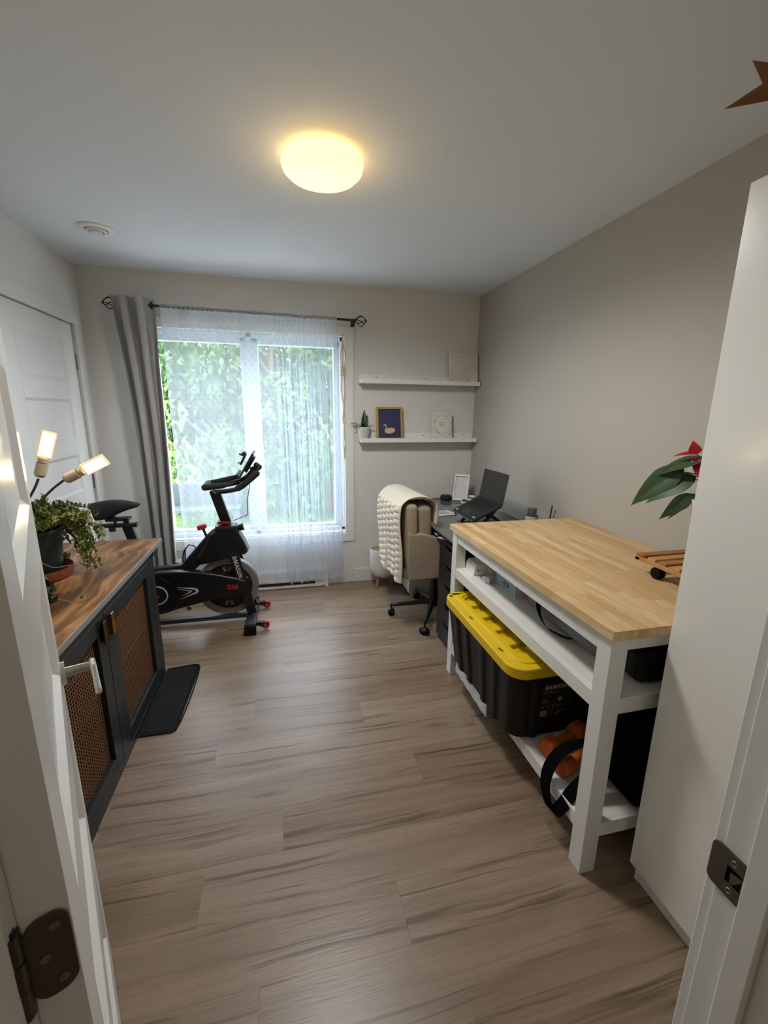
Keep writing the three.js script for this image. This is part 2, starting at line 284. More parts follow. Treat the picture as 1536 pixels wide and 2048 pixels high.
// ---------------------------------------------------------------- outside the window
{
  const grass = tex(256, 256, (u, v) => { const n = fbm(u * 24, v * 24, 8, 4, 24, 24); return mix3([70, 92, 48], [120, 142, 84], n); }, true, [30, 30]);
  const g = solo('lawn', bx(-24, 22, -0.75, -0.45, -30, -3.2, 0), std('#ffffff', 0.95, { map: grass }), 'green lawn beyond the window', 'lawn'); g.userData.kind = 'structure';
  const p = solo('patio', bx(-24, 22, -0.75, -0.42, -3.2, -0.16, 0), std('#c9c7c2', 0.9), 'pale grey patio slab just outside the window', 'patio'); p.userData.kind = 'structure';
  // foliage: bent leaves scattered in clumps through a crown
  const leaf = sheet((u, v) => { const w = Math.sin(Math.PI * Math.min(1, v * 0.9 + 0.05)) * 0.5; return [(u - 0.5) * w, v - 0.5, Math.abs(u - 0.5) * 0.35 * w - (v - 0.5) * (v - 0.5) * 0.3]; }, 2, 3);
  const leafMat = (c) => phys(c, 0.7, { transmission: 0.35, thickness: 0, side: THREE.DoubleSide });
  const greens = ['#587a34', '#4c6c36', '#7c9e42', '#45633c'].map(leafMat), bark = std('#5b4d40', 0.9);
  function tree(name, label, x, z, h, r, n, mat, size, low = 0.1) {
    const t = thing(name, label, 'tree', [x, -0.45, z], 'trees and shrubs outside the window');
    const gs = [rod([x, -0.46, z], [x + 0.1, h * 0.7, z], 0.11, 0.05, 10)];
    for (let i = 0; i < 5; i++) { const a = i * 1.3 + x, y = h * (0.25 + 0.09 * i); gs.push(rod([x + 0.05, y, z], [x + Math.cos(a) * r * 0.7, y + r * 0.6, z + Math.sin(a) * r * 0.6], 0.04, 0.012, 7)); }
    part('trunk', flat(gs), bark, t);
    const im = new THREE.InstancedMesh(leaf, mat, n), m = new THREE.Matrix4(), q = new THREE.Quaternion(), c = new THREE.Color();
    const cl = []; for (let i = 0; i < 26; i++) { const a = rr(0, 6.28), k = Math.sqrt(rnd()), e = rr(low, 1); cl.push([Math.cos(a) * r * k * Math.sin(Math.PI * (0.18 + 0.72 * e)), e * h, Math.sin(a) * r * k * 0.8]); }
    for (let i = 0; i < n; i++) {
      const b = cl[i % 26], rad = r * 0.42 * Math.cbrt(rnd()), a = rr(0, 6.28), e = Math.acos(rr(-1, 1)), s = size * rr(0.7, 1.3);
      q.setFromEuler(new THREE.Euler(rr(-1.2, 1.2), rr(0, 6.28), rr(-1.2, 1.2)));
      m.compose(V(b[0] + Math.sin(e) * Math.cos(a) * rad, b[1] + Math.cos(e) * rad, b[2] + Math.sin(e) * Math.sin(a) * rad), q, V(s, s, s));
      im.setMatrixAt(i, m); const g2 = rr(0.75, 1.2); im.setColorAt(i, c.setRGB(g2, g2, g2 * rr(0.8, 1)));
    }
    im.name = 'foliage'; im.userData.kind = 'stuff'; im.castShadow = im.receiveShadow = true; t.add(im); return t;
  }
  const spots = [['yellow-green shrub at the left edge of the window', -3.75, -2.9, 3.3, 0.8, 2600, 2, 0.1],
    ['tall dark tree behind the left pane', -4.6, -7.2, 4.6, 1.7, 4200, 0, 0.17], ['broad tree behind the middle of the left pane', -3.0, -6.6, 3.7, 1.5, 4200, 1, 0.16],
    ['bushy tree directly behind the centre mullion', -1.9, -6.0, 4.2, 1.4, 4000, 0, 0.15], ['tree behind the left part of the right pane', -0.9, -7.0, 4.6, 1.5, 4200, 3, 0.16],
    ['light tree behind the right part of the right pane', 0.6, -7.4, 3.5, 1.5, 4000, 2, 0.16], ['low bush under the right pane', -0.8, -4.4, 1.5, 1.0, 2400, 1, 0.11], ['low bush under the left pane', -2.7, -4.6, 1.3, 1.0, 2400, 0, 0.11],
    ['far dark tree filling the gap on the left', -7.2, -8.5, 6.0, 2.2, 4200, 3, 0.2], ['far dark tree filling the gap on the right', 2.6, -9.5, 4.2, 2.2, 4200, 0, 0.2], ['far tree in the second row behind the left pane', -4.0, -10.5, 4.2, 2.2, 4200, 1, 0.2], ['far tree in the second row behind the right pane', -0.4, -10.5, 4.8, 2.2, 4200, 3, 0.2]];
  for (const [l, x, z, h, r, n, m, s] of spots) tree('tree', l, x, z, h, r, n, greens[m], s);
  const bench = thing('patio_bench', 'low dark grey patio bench with a slim back panel outside the left pane', 'bench', [-2.75, -0.42, -1.95]);
  part('seat', bx(-3.35, -2.2, 0.315, 0.345, -2.02, -1.72, 0.004), std('#44494a', 0.7), bench); part('back_panel', bx(-3.35, -2.2, 0.36, 0.62, -2.03, -2.0, 0.004), std('#3f4644', 0.8), bench);
  for (const x of [-3.3, -2.25]) for (const z of [-2.0, -1.76]) part('leg', bx(x - 0.025, x + 0.025, -0.42, z < -1.9 ? 0.61 : 0.316, z - 0.02, z + 0.02, 0.004), std('#55595a', 0.7), bench);
}

// ---------------------------------------------------------------- ceiling lamp and vent
{
  const cx = -1.475, cz = 1.70, l = thing('ceiling_lamp', 'round flush ceiling lamp with a glowing frosted dome', 'lamp', [cx, CH, cz]);
  part('base_plate', lathe([[0, 0], [0.128, 0], [0.13, -0.008], [0.128, -0.011], [0, -0.011]]).translate(cx, CH, cz), std('#d8d2c4', 0.5), l);
  const dome = std('#f4ecd8', 0.5, { emissive: new THREE.Color(1.0, 0.73, 0.28), emissiveIntensity: 1.5 });
  part('diffuser', lathe([[0.131, -0.006], [0.15, -0.012], [0.1572, -0.024], [0.1575, -0.03], [0.152, -0.046], [0.135, -0.062], [0.1, -0.076], [0.055, -0.0845], [0.0, -0.0875]]).translate(cx, CH, cz), dome, l);
  const s = new THREE.SpotLight(new THREE.Color(0.965, 0.975, 0.985), LAMP, 0, 1.5, 0.35, 2); s.position.set(cx, CH - 0.095, cz); s.target.position.set(cx, 0, cz); s.castShadow = true; s.shadow.radius = 7.5; scene.add(s, s.target);
  const w = new THREE.PointLight(new THREE.Color(1.0, 0.66, 0.28), 0.2); w.position.set(cx, CH - 0.05, cz); w.castShadow = true; w.shadow.radius = 3; scene.add(w);
}
{
  const cx = -2.605, cz = 0.72, v = thing('ceiling_vent', 'round white exhaust vent in the ceiling corner', 'vent', [cx, CH, cz]);
  part('outer_ring', lathe([[0.085, 0], [0.085, -0.006], [0.07, -0.014], [0.058, -0.012], [0.056, 0]]).translate(cx, CH, cz), M.white, v);
  part('inner_ring', lathe([[0.05, -0.004], [0.052, -0.016], [0.046, -0.022], [0.04, -0.02], [0.038, -0.004]]).translate(cx, CH, cz), M.white, v);
  part('valve_disc', lathe([[0, -0.002], [0.03, -0.004], [0.032, -0.024], [0.025, -0.03], [0, -0.032]]).translate(cx, CH, cz), M.white, v);
  part('duct', cyl(0.056, 0.056, 0.002, [cx, CH - 0.001, cz]), std('#55544f', 0.9), v);
}
{ // the hall's own ceiling lamp, behind the camera
  const cx = -1.5, cz = 4.45, l = thing('ceiling_lamp', 'small round ceiling lamp in the hall outside the doorway', 'lamp', [cx, CH, cz]);
  part('base_plate', lathe([[0, 0], [0.12, 0], [0.12, -0.025], [0, -0.025]]).translate(cx, CH, cz), M.white, l);
  part('diffuser', lathe([[0.118, -0.024], [0.12, -0.04], [0.1, -0.06], [0.05, -0.075], [0, -0.08]]).translate(cx, CH, cz), std('#f4ecd8', 0.5, { emissive: new THREE.Color(1, 0.85, 0.6), emissiveIntensity: 1 }), l);
  const s = new THREE.PointLight(new THREE.Color(1, 0.86, 0.68), HALL); s.position.set(cx, CH - 0.1, cz); s.castShadow = true; s.shadow.radius = 4; scene.add(s);
}

// ---------------------------------------------------------------- curtains
const ROD_Y = 2.195, ROD_Z = 0.1;
{
  const r = thing('curtain_rod', 'black metal curtain rod with cage finials above the window', 'curtain rod', [-1.9, ROD_Y, ROD_Z]);
  part('pole', rod([-2.73, ROD_Y + 0.012, ROD_Z], [-1.085, ROD_Y - 0.006, ROD_Z], 0.0095, 0.0095, 20), M.black, r);
  for (const [x, s] of [[-2.775, -1], [-1.035, 1]]) {
    const y = ROD_Y + (s < 0 ? 0.012 : -0.007), gs = [cyl(0.014, 0.012, 0.02, [x - s * 0.05, y, ROD_Z], [0, 0, Math.PI / 2]), cyl(0.008, 0.008, 0.012, [x + s * 0.04, y, ROD_Z], [0, 0, Math.PI / 2])];
    for (let k = 0; k < 5; k++) { const a0 = k * Math.PI * 0.4, p = []; for (let i = 0; i <= 8; i++) { const t = i / 8, a = a0 + t * 1.4, rad = Math.sin(Math.PI * t) * 0.036 + 0.003; p.push([x + (t - 0.5) * 0.086 * s, y + Math.cos(a) * rad, ROD_Z + Math.sin(a) * rad]); } gs.push(tube(p, 0.0033, 20, 6)); }
    part('finial', flat(gs), M.black, r);
  }
  for (const x of [-2.71, -1.09]) part('bracket', flat([bx(x - 0.008, x + 0.008, ROD_Y - 0.055, ROD_Y + 0.01, 0.0, 0.006, 0.001), bx(x - 0.005, x + 0.005, ROD_Y - 0.024, ROD_Y - 0.014, 0.004, ROD_Z + 0.008, 0.001), bx(x - 0.007, x + 0.007, ROD_Y - 0.05, ROD_Y - 0.009, ROD_Z - 0.008, ROD_Z + 0.01, 0.002)]), M.black, r);
}
{
  const c = thing('grey_curtain', 'grey satin curtain panel pushed to the left end of the rod', 'curtain', [-2.62, 0.02, ROD_Z]);
  const weave = tex(128, 128, (u, v) => { const n = 216 + (fbm(u * 40, v * 60, 21, 2, 40, 60) - 0.5) * 34; return [n, n, n]; }, true, [6, 50]);
  const mat = phys('#d2d1d0', 0.42, { map: weave, sheen: 0.5, sheenColor: new THREE.Color('#c8ccd2'), sheenRoughness: 0.4, side: THREE.DoubleSide });
  const fold = (u, v) => {                               // v: 0 bottom .. 1 top
    const y = 0.02 + v * 2.23, ph = u * Math.PI * 2 * 2.8 + 1.0, drop = 1 - v;
    const a = 0.036 - 0.004 * drop, xl = -2.755 + 0.105 * Math.pow(drop, 0.8) + 0.015 * Math.sin(drop * 4), xr = -2.488 + 0.012 * Math.sin(drop * 5);
    const x = xl + (xr - xl) * u + Math.sin(ph * 2) * 0.009, z = ROD_Z + 0.05 - 0.085 * THREE.MathUtils.smoothstep(u, 0.8, 1) * THREE.MathUtils.smoothstep(v, 0.75, 1) + Math.cos(ph) * a + 0.008 * Math.sin(u * 31 + v * 9) * drop + 0.006 * Math.sin(v * 14 + u * 6);
    return [x, y + (1 - v) * 0, z];
  };
  part('fabric', sheet(fold, 130, 50), mat, c);
  const rings = []; for (let k = 0; k < 7; k++) { const u = (k + 0.55) / 7.4, p = fold(u, 0.975); if (k === 6) rings.push(tf(new THREE.TorusGeometry(0.021, 0.005, 8, 24), [p[0], ROD_Y + 0.011, p[2]], [0, 0.9, 0])); }
  for (const g of rings) part('grommet', g, M.black, c);
}
{
  // dotted sheer: threads with open gaps between them, small woven dots
  const S = 256, dots = (u, v) => { let m = 0; for (const [a, b] of [[0.25, 0.25], [0.75, 0.75]]) { const dx = (u - a) * 1.6, dy = v - b; if (Math.hypot(dx, dy * 0.8) < 0.05) m = 1; } return m; };
  const alpha = tex(S, S, (u, v) => { const d = dots(u, v), t = 126 + 26 * Math.sin(u * Math.PI * 2 * 32) * 0.5 + (fbm(u * 60, v * 16, 5, 2, 60, 16) - 0.5) * 60; const a = d ? 245 : t; return [a, a, a]; }, false);
  const col = tex(S, S, (u, v) => dots(u, v) ? [104, 107, 112] : [222, 230, 240]);
  for (const t of [alpha, col]) { t.repeat.set(1 / 0.055, 1 / 0.065); }
  const mat = phys('#ffffff', 0.95, { map: col, alphaMap: alpha, transparent: true, transmission: 0.36, thickness: 0, side: THREE.DoubleSide });
  const c = thing('sheer_curtain', 'white dotted sheer curtain hanging across the window', 'curtain', [-1.85, 0.08, ROD_Z]);
  // left half drawn nearly flat, right third bunched in tight folds; x measured along the cloth
  const NU = 520, xs = []; let cloth = 0;
  const pos = (u, v) => {
    const t = u < 0.5 ? u / 0.5 * 0.62 : 0.62 + (u - 0.5) / 0.5 * 0.38, tight = u < 0.46 ? 0 : Math.min(1, (u - 0.46) / 0.08), drop = 1 - v;
    const xl = -2.462 + 0.012 * drop, xr = -1.222 + 0.036 * drop, x0 = xl + (xr - xl) * t;
    const f = tight * (Math.sin(u * 235) * 0.6 + Math.sin(u * 131 + 1.3) * 0.5 + Math.sin(u * 71 + drop * 0.8) * 0.45);
    const w = (1 - tight) * (Math.sin(u * 46 + 0.4 * Math.sin(drop * 3)) * 0.4 + Math.sin(u * 97 + 0.7) * 0.22);
    const amp = (0.35 + 0.65 * Math.min(1, drop * 3)) * (1 - 0.3 * Math.max(0, drop - 0.5)), x = x0 + (f * 0.002 + 0.006 * Math.sin(u * 40 + drop * 2) * drop) * amp;
    const hem = u < 0.5 ? 0.085 : 0.085 + 0.02 * Math.sin(u * 90) + 0.03 * Math.max(0, (u - 0.85) / 0.15);
    return [x, hem + (ROD_Y - 0.004 + (1 - t) * 0.012 - hem) * v + 0.018 * Math.max(0, (v - 0.99) / 0.01), ROD_Z + (f * 0.026 + w * 0.03) * amp + 0.014 * (v > 0.99 ? 1 : 0) * 0];
  };
  const g = sheet(pos, NU, 40), P = g.attributes.position, uv = g.attributes.uv;
  for (let j = 0; j <= 40; j++) { let s = 0; for (let i = 0; i <= NU; i++) { const k = j * (NU + 1) + i; if (i) s += Math.hypot(P.getX(k) - P.getX(k - 1), P.getZ(k) - P.getZ(k - 1)); uv.setXY(k, s, P.getY(k)); } }
  part('fabric', g, mat, c);
  part('hem', sheet((u, v) => { const p = pos(u, 0); return [p[0], p[1] + v * 0.028, p[2] + 0.003]; }, NU, 1), phys('#efefee', 0.95, { transparent: true, opacity: 0.55, transmission: 0.3, thickness: 0, side: THREE.DoubleSide }), c);
  part('rod_pocket', sheet((u, v) => { const p = pos(u, 1), a = v * Math.PI * 2, q = 0.0125 + 0.002 * Math.sin(u * 300); return [p[0], ROD_Y + 0.012 - 0.018 * (u < 0.5 ? u / 0.5 * 0.62 : 0.62 + (u - 0.5) / 0.5 * 0.38) + Math.cos(a) * q, ROD_Z + Math.sin(a) * q]; }, NU, 10), phys('#e8e9ea', 0.95, { transparent: true, opacity: 0.5, transmission: 0.3, thickness: 0, side: THREE.DoubleSide }), c);
}
{ // knotted rope tieback on the window casing
  const rope = std('#c9b79a', 0.9), x = -1.168, z = 0.034, t = thing('macrame_tieback', 'beige knotted rope tieback hanging beside the sheer curtain', 'tieback', [x, 1.09, z]);
  part('hook', flat([rod([x, 2.075, 0.012], [x, 2.075, 0.045], 0.004), rod([x, 2.075, 0.045], [x, 2.09, 0.047], 0.004)]), M.steel, t);
  for (const s of [-1, 1]) part('strand', tube([[x, 2.08, z], [x + s * 0.006, 2.02, z], [x + s * 0.018, 1.94, z], [x + s * 0.013, 1.86, z], [x + s * 0.011, 1.78, z], [x + s * 0.016, 1.70, z], [x + s * 0.01 + 0.004, 1.60, z], [x + s * 0.003 + 0.006, 1.54, z], [x + s * 0.012 + 0.006, 1.44, z], [x - s * 0.004 + 0.008, 1.36, z], [x + s * 0.007 + 0.008, 1.25, z], [x + s * 0.003 + 0.01, 1.12, z]], 0.0042, 90, 7), rope, t);
  for (const s of [-0.5, 0.5]) part('strand', tube([[x, 2.08, z], [x + s * 0.008, 1.95, z + 0.004], [x + s * 0.01, 1.82, z + 0.004], [x + s * 0.02, 1.66, z], [x - s * 0.01 + 0.004, 1.5, z + 0.003], [x + s * 0.012 + 0.007, 1.32, z], [x + 0.01, 1.11, z]], 0.0036, 70, 7), rope, t);
  const k = []; for (const y of [1.842, 1.815, 1.788]) for (const s of [-1, 0, 1]) k.push(tf(new THREE.SphereGeometry(0.0105, 12, 10), [x + s * 0.014, y, z + 0.003]));
  for (const y of [1.545, 1.355]) k.push(tf(new THREE.SphereGeometry(0.008, 12, 10), [x + 0.006, y, z]));
  part('knot', flat(k), rope, t);
  part('end_ring', tf(new THREE.TorusGeometry(0.009, 0.003, 8, 20), [x + 0.011, 1.1, z], [0.3, 0.3, 0]), M.white, t);
}
{ // convector under the window
  const h = thing('baseboard_heater', 'long white baseboard heater on the floor under the window', 'heater', [-1.85, 0, 0.03]);
  part('housing', flat([bx(-2.38, -1.335, 0.058, 0.165, 0, 0.062, 0.006), bx(-2.38, -1.335, 0.008, 0.026, 0, 0.066, 0.003), bx(-2.38, -1.335, 0.02, 0.07, 0, 0.02, 0)]), M.white, h);
  part('air_slot', bx(-2.33, -1.43, 0.024, 0.06, 0.018, 0.04, 0), std('#3b3a38', 0.8), h, 'dark slot along the foot');
  for (const x of [-2.395, -1.345]) part('end_cap', bx(x, x + 0.07 * (x > -2 ? 0.4 : 0.3), 0, 0.168, 0, 0.067, 0.005), M.white, h);
  part('end_cap', bx(-1.43, -1.34, 0.02, 0.062, 0.02, 0.058, 0.002), M.white, h);
}

// ---------------------------------------------------------------- work table with a butcher-block top
const woodTex = (s, a, b, dark, k = 1) => tex(512, 128, (u, v) => {
  const w = (fbm(u * 3, v * 2, s, 3) - 0.5) * 0.3, st = fbm(u * 4, (v + w) * 26 * k, s + 1, 4), br = fbm(u * 2.5, (v + w) * 4, s + 2, 2), fi = fbm(u * 90, v * 70, s + 3, 2);
  let c = mix3(a, b, Math.min(1, Math.max(0, 0.5 + (st - 0.5) * 1.5 + (br - 0.5) * 0.9))); const d = Math.max(0, st - 0.62) * 2; c = mix3(c, dark, Math.min(0.5, d)); const t = (fi - 0.5) * 14; return [c[0] + t, c[1] + t, c[2] + t];
});
const TX0 = -0.776, TX1 = 0.0, TZ0 = 1.458, TZ1 = 2.698, TY = 0.9;
{
  const t = thing('work_table', 'white work table with a butcher-block top and two open shelves', 'table', [-0.39, 0, 2.08]);
  const maps = [0, 1, 2].map((k) => woodTex(300 + k * 11, [202, 168, 122], [228, 200, 156], [170, 130, 88]));
  const mats = []; for (const m of maps) for (const c of ['#ffffff', '#f8f1e6', '#f1e7d8', '#fcf7ee', '#eadfcc']) mats.push(std(c, 0.5, { map: m }));
  const top = part('tabletop', bx(TX0 + 0.002, TX1 - 0.003, TY - 0.026, TY - 0.004, TZ0 + 0.002, TZ1 - 0.002, 0), std('#b98f5f', 0.6), t);
  const unit = new THREE.BoxGeometry(1, 1, 1), rows = 19, sw = (TX1 - 0.002 - TX0) / rows, geos = [];
  for (let k = 0; k < 6; k++) { const g = new THREE.BoxGeometry(1, 1, 1), p = g.attributes.position, n = g.attributes.normal, uv = g.attributes.uv; for (let i = 0; i < p.count; i++) { const nx = Math.abs(n.getX(i)), ny = Math.abs(n.getY(i)); uv.setXY(i, (nx + ny > 0.5 ? p.getZ(i) : p.getX(i)) * 0.8 + k * 0.17, (ny > 0.5 ? p.getX(i) : p.getY(i)) * 0.3 + k * 0.31); } geos.push(g); }
  for (let r = 0; r < rows; r++) {
    let z = TZ0, n = 0; let first = 0.12 + 0.3 * hash(r, 1, 5);
    while (z < TZ1 - 0.001) {
      let L = n === 0 ? first : 0.32 + 0.34 * hash(r, n, 6); if (TZ1 - z - L < 0.1) L = TZ1 - z;
      const m = new THREE.Mesh(geos[Math.floor(hash(r, n, 8) * 6)], mats[Math.floor(hash(r, n, 7) * 15)]); m.name = 'stave'; m.castShadow = m.receiveShadow = true;
      m.scale.set(sw - 0.0004, 0.03, L - 0.0004); m.position.set(TX0 + sw * (r + 0.5) + 0.39, TY - 0.015 + hash(r, n, 3) * 0.00012, z + L / 2 - 2.08); top.add(m); z += L; n++;
    }
  }
  const W = M.tableWhite, lx = [TX0 + 0.014, TX1 - 0.076], lz = [TZ0 + 0.014, TZ1 - 0.072], lw = 0.058;
  for (const x of lx) for (const z of lz) part('leg', bx(x, x + lw, 0, TY - 0.03, z, z + lw, 0.0025), W, t);
  part('apron', bx(TX0 + 0.018, TX0 + 0.038, TY - 0.092, TY - 0.03, lz[0] + lw, lz[1], 0.002), W, t); part('apron', bx(TX1 - 0.035, TX1 - 0.018, TY - 0.092, TY - 0.03, lz[0] + lw, lz[1], 0.002), W, t);
  part('apron', bx(lx[0] + lw, lx[1], TY - 0.092, TY - 0.03, TZ0 + 0.02, TZ0 + 0.04, 0.002), W, t); part('apron', bx(lx[0] + lw, lx[1], TY - 0.076, TY - 0.03, TZ1 - 0.036, TZ1 - 0.018, 0.002), W, t);
  for (const [y, h] of [[0.662, 0.055], [0.195, 0.055]]) {
    part('shelf', bx(TX0 + 0.03, TX1 - 0.02, y - 0.022, y, lz[0] + 0.012, lz[1] + lw - 0.012, 0.002), W, t);
    part('shelf_rail', bx(TX0 + 0.016, TX0 + 0.034, y - h, y - 0.001, lz[0] + lw, lz[1], 0.002), W, t); part('shelf_rail', bx(lx[0] + lw, lx[1], y - h, y - 0.001, lz[1] + lw - 0.02, lz[1] + lw - 0.002, 0.002), W, t);
    part('shelf_rail', bx(lx[0] + lw, lx[1], y - h, y - 0.001, lz[0] + 0.002, lz[0] + 0.02, 0.002), W, t);
  }
}
{ // tote with a moulded lid, standing on the lower shelf and sticking out at the front
  const x0 = -0.852, x1 = -0.33, z0 = 1.585, z1 = 2.335, yb = 0.196, yt = 0.52;
  const t = thing('storage_tote', 'large black storage tote with a yellow lid on the bottom shelf of the table', 'storage bin', [(x0 + x1) / 2, yb, (z0 + z1) / 2]);
  const bm = phys('#0f0e0e', 0.5, { specularIntensity: 0.55 }), ym = std('#dcb80c', 0.45);
  // ribbed, tapered body
  const cx = (x0 + x1) / 2, cz = (z0 + z1) / 2, NX = 240, outline = (v) => { const k = 0.875 + 0.125 * v, hx = (x1 - x0) / 2 * k - 0.012, hz = (z1 - z0) / 2 * (0.9 + 0.1 * v) - 0.012, pts = [], r = 0.06;
    const seg = (ax, az, bx_, bz, n, rib) => { for (let i = 0; i < n; i++) { const f = i / n, x = ax + (bx_ - ax) * f, z = az + (bz - az) * f; let d = 0; for (const c of rib) { const q = Math.abs(f - c[0]) / c[1]; if (q < 1) d = Math.max(d, Math.min(1, (1 - q) * 3)); } const lx = -(bz - az), lz = bx_ - ax, l = Math.hypot(lx, lz); pts.push([x + lx / l * d * -0.011, z + lz / l * d * -0.011]); } };
    const arc = (ox, oz, a0) => { for (let i = 0; i < 10; i++) { const a = a0 + i / 10 * Math.PI / 2; pts.push([ox + Math.cos(a) * r, oz + Math.sin(a) * r]); } };
    const ribs = [[0.16, 0.05], [0.36, 0.05], [0.64, 0.05], [0.84, 0.05]], ribsS = [[0.12, 0.06], [0.88, 0.06]];
    seg(hx, -hz + r, hx, hz - r, 60, ribs); arc(hx - r, hz - r, 0); seg(hx - r, hz, -hx + r, hz, 40, ribsS); arc(-hx + r, hz - r, Math.PI / 2); seg(-hx, hz - r, -hx, -hz + r, 60, ribs); arc(-hx + r, -hz + r, Math.PI); seg(-hx + r, -hz, hx - r, -hz, 40, ribsS); arc(hx - r, -hz + r, Math.PI * 1.5); return pts; };
  const N = outline(0).length, body = sheet((u, v) => { const o = outline(Math.min(1, v * 1.02)), p = o[Math.round(u * N) % N]; return [cx + p[0], yb + 0.006 + v * (yt - yb), cz + p[1]]; }, N, 10, true);
  const bot = new THREE.ShapeGeometry(shapeOf(outline(0))).rotateX(Math.PI / 2).translate(cx, yb + 0.006, cz);
  part('body', flat([toCreasedNormals(body, 0.6), bot]), bm, t);
  // lid: rim plus recessed well with raised ribs
  const sh = rrect(x1 - x0, z1 - z0, 0.075), hole = rrect(x1 - x0 - 0.17, z1 - z0 - 0.13, 0.05); const rim = rrect(x1 - x0, z1 - z0, 0.075); rim.holes.push(hole);
  for (const q of [-0.335, -0.075, 0.215]) { const s = new THREE.Path(); s.absellipse(-(x1 - x0) / 2 + 0.033, -q, 0.0075, 0.017, 0, Math.PI * 2); rim.holes.push(s); }
  const R = (s, d, y) => new THREE.ExtrudeGeometry(s, { depth: d, bevelEnabled: true, bevelThickness: 0.006, bevelSize: 0.006, bevelOffset: -0.006, bevelSegments: 3, curveSegments: 14 }).rotateX(-Math.PI / 2).translate(cx, y, cz);
  const step = rrect(x1 - x0 - 0.09, z1 - z0 - 0.07, 0.055); step.holes.push(rrect(x1 - x0 - 0.15, z1 - z0 - 0.11, 0.05));
  const lid = part('lid', flat([R(rim, 0.034, yt - 0.012), R(step, 0.008, yt + 0.02), new THREE.ExtrudeGeometry(rrect(x1 - x0 - 0.1, z1 - z0 - 0.08, 0.05), { depth: 0.004, bevelEnabled: false }).rotateX(-Math.PI / 2).translate(cx, yt + 0.008, cz)]), ym, t);
  const ribs = [];
  for (let i = 0; i < 5; i++) { const z = z0 + 0.12 + i * 0.128; // scalloped pads along the front edge and cross ribs
    part('lid_pad', ext([[x0 + 0.075, 0], [x0 + 0.125, 0.004], [x0 + 0.15, 0.03], [x0 + 0.135, 0.062], [x0 + 0.075, 0.07]].map(([a, b]) => [a, -(z + b)]), 0, 0.022, 0.005).rotateX(-Math.PI / 2).translate(0, yt + 0.008, 0), ym, lid); }
  for (let i = 0; i < 6; i++) { const z = z0 + 0.095 + i * 0.112; ribs.push(tf(new RoundedBoxGeometry(0.30, 0.012, 0.012, 2, 0.004), [cx + 0.045, yt + 0.018, z], [0, 0.5 * (i % 2 ? 1 : -1), 0])); }
  ribs.push(tf(new THREE.TorusGeometry(0.1, 0.008, 8, 30, Math.PI), [cx, yt + 0.016, z1 - 0.17], [Math.PI / 2, 0, 0]));
  part('lid_rib', flat(ribs), ym, lid);
  const lab = canvasTex(512, 512, (x) => { x.fillStyle = '#1c1a1a'; x.fillRect(0, 0, 512, 512); x.fillStyle = '#c9c7c2'; x.font = 'italic bold 74px sans-serif'; x.fillText('RAMTUFF', 96, 90); x.font = '20px sans-serif'; x.fillStyle = '#8d8b88';
    x.fillRect(96, 122, 190, 5); x.fillRect(96, 140, 240, 3); x.fillRect(96, 152, 170, 3); x.fillStyle = '#a9a7a2'; x.font = 'italic bold 44px sans-serif'; x.fillText('27', 96, 270); x.fillRect(96, 282, 110, 3); x.beginPath(); x.arc(330, 252, 30, 0, 7); x.stroke(); x.fill();
    for (let i = 0; i < 4; i++) { x.beginPath(); x.arc(116 + i * 70, 350, 11, 0, 7); x.fill(); } x.fillRect(96, 410, 90, 76); x.fillStyle = '#1c1a1a'; for (let i = 0; i < 12; i++) x.fillRect(104 + i * 6.2, 420, i % 3 ? 2 : 4, 54); x.strokeStyle = '#a9a47a'; x.lineWidth = 10; x.beginPath(); x.moveTo(300, 480); x.lineTo(400, 412); x.stroke(); });
  const pl = new THREE.PlaneGeometry(0.175, 0.175); part('printed_label', tf(pl, [cx - 0.05, 0.377, z1 - 0.0268], [0.115, 0, 0]), std('#ffffff', 0.5, { map: lab }), t, 'white print on the black end wall');
}
{ // wardrobe with a high-gloss door
  const x0 = -0.619, z0 = 2.733, z1 = 3.245, h = 2.02;
  const w = thing('wardrobe', 'tall white glossy wardrobe beside the doorway', 'wardrobe', [-0.3, 0, 2.99]);
  part('carcass', bx(x0 + 0.022, -0.016, 0.075, h, z0 + 0.001, z1, 0.001), M.tableWhite, w);
  part('plinth', flat([bx(x0 + 0.034, x0 + 0.05, 0, 0.075, z0 + 0.001, z1, 0.001), bx(x0 + 0.03, -0.016, 0, 0.0745, z0, z0 + 0.018, 0.001), bx(x0 + 0.03, -0.016, 0, 0.0745, z1 - 0.018, z1, 0.001)]), M.tableWhite, w);
  part('door', bx(x0, x0 + 0.018, 0.078, h - 0.004, z0 + 0.001, z1 - 0.001, 0.0016), M.gloss, w);
}
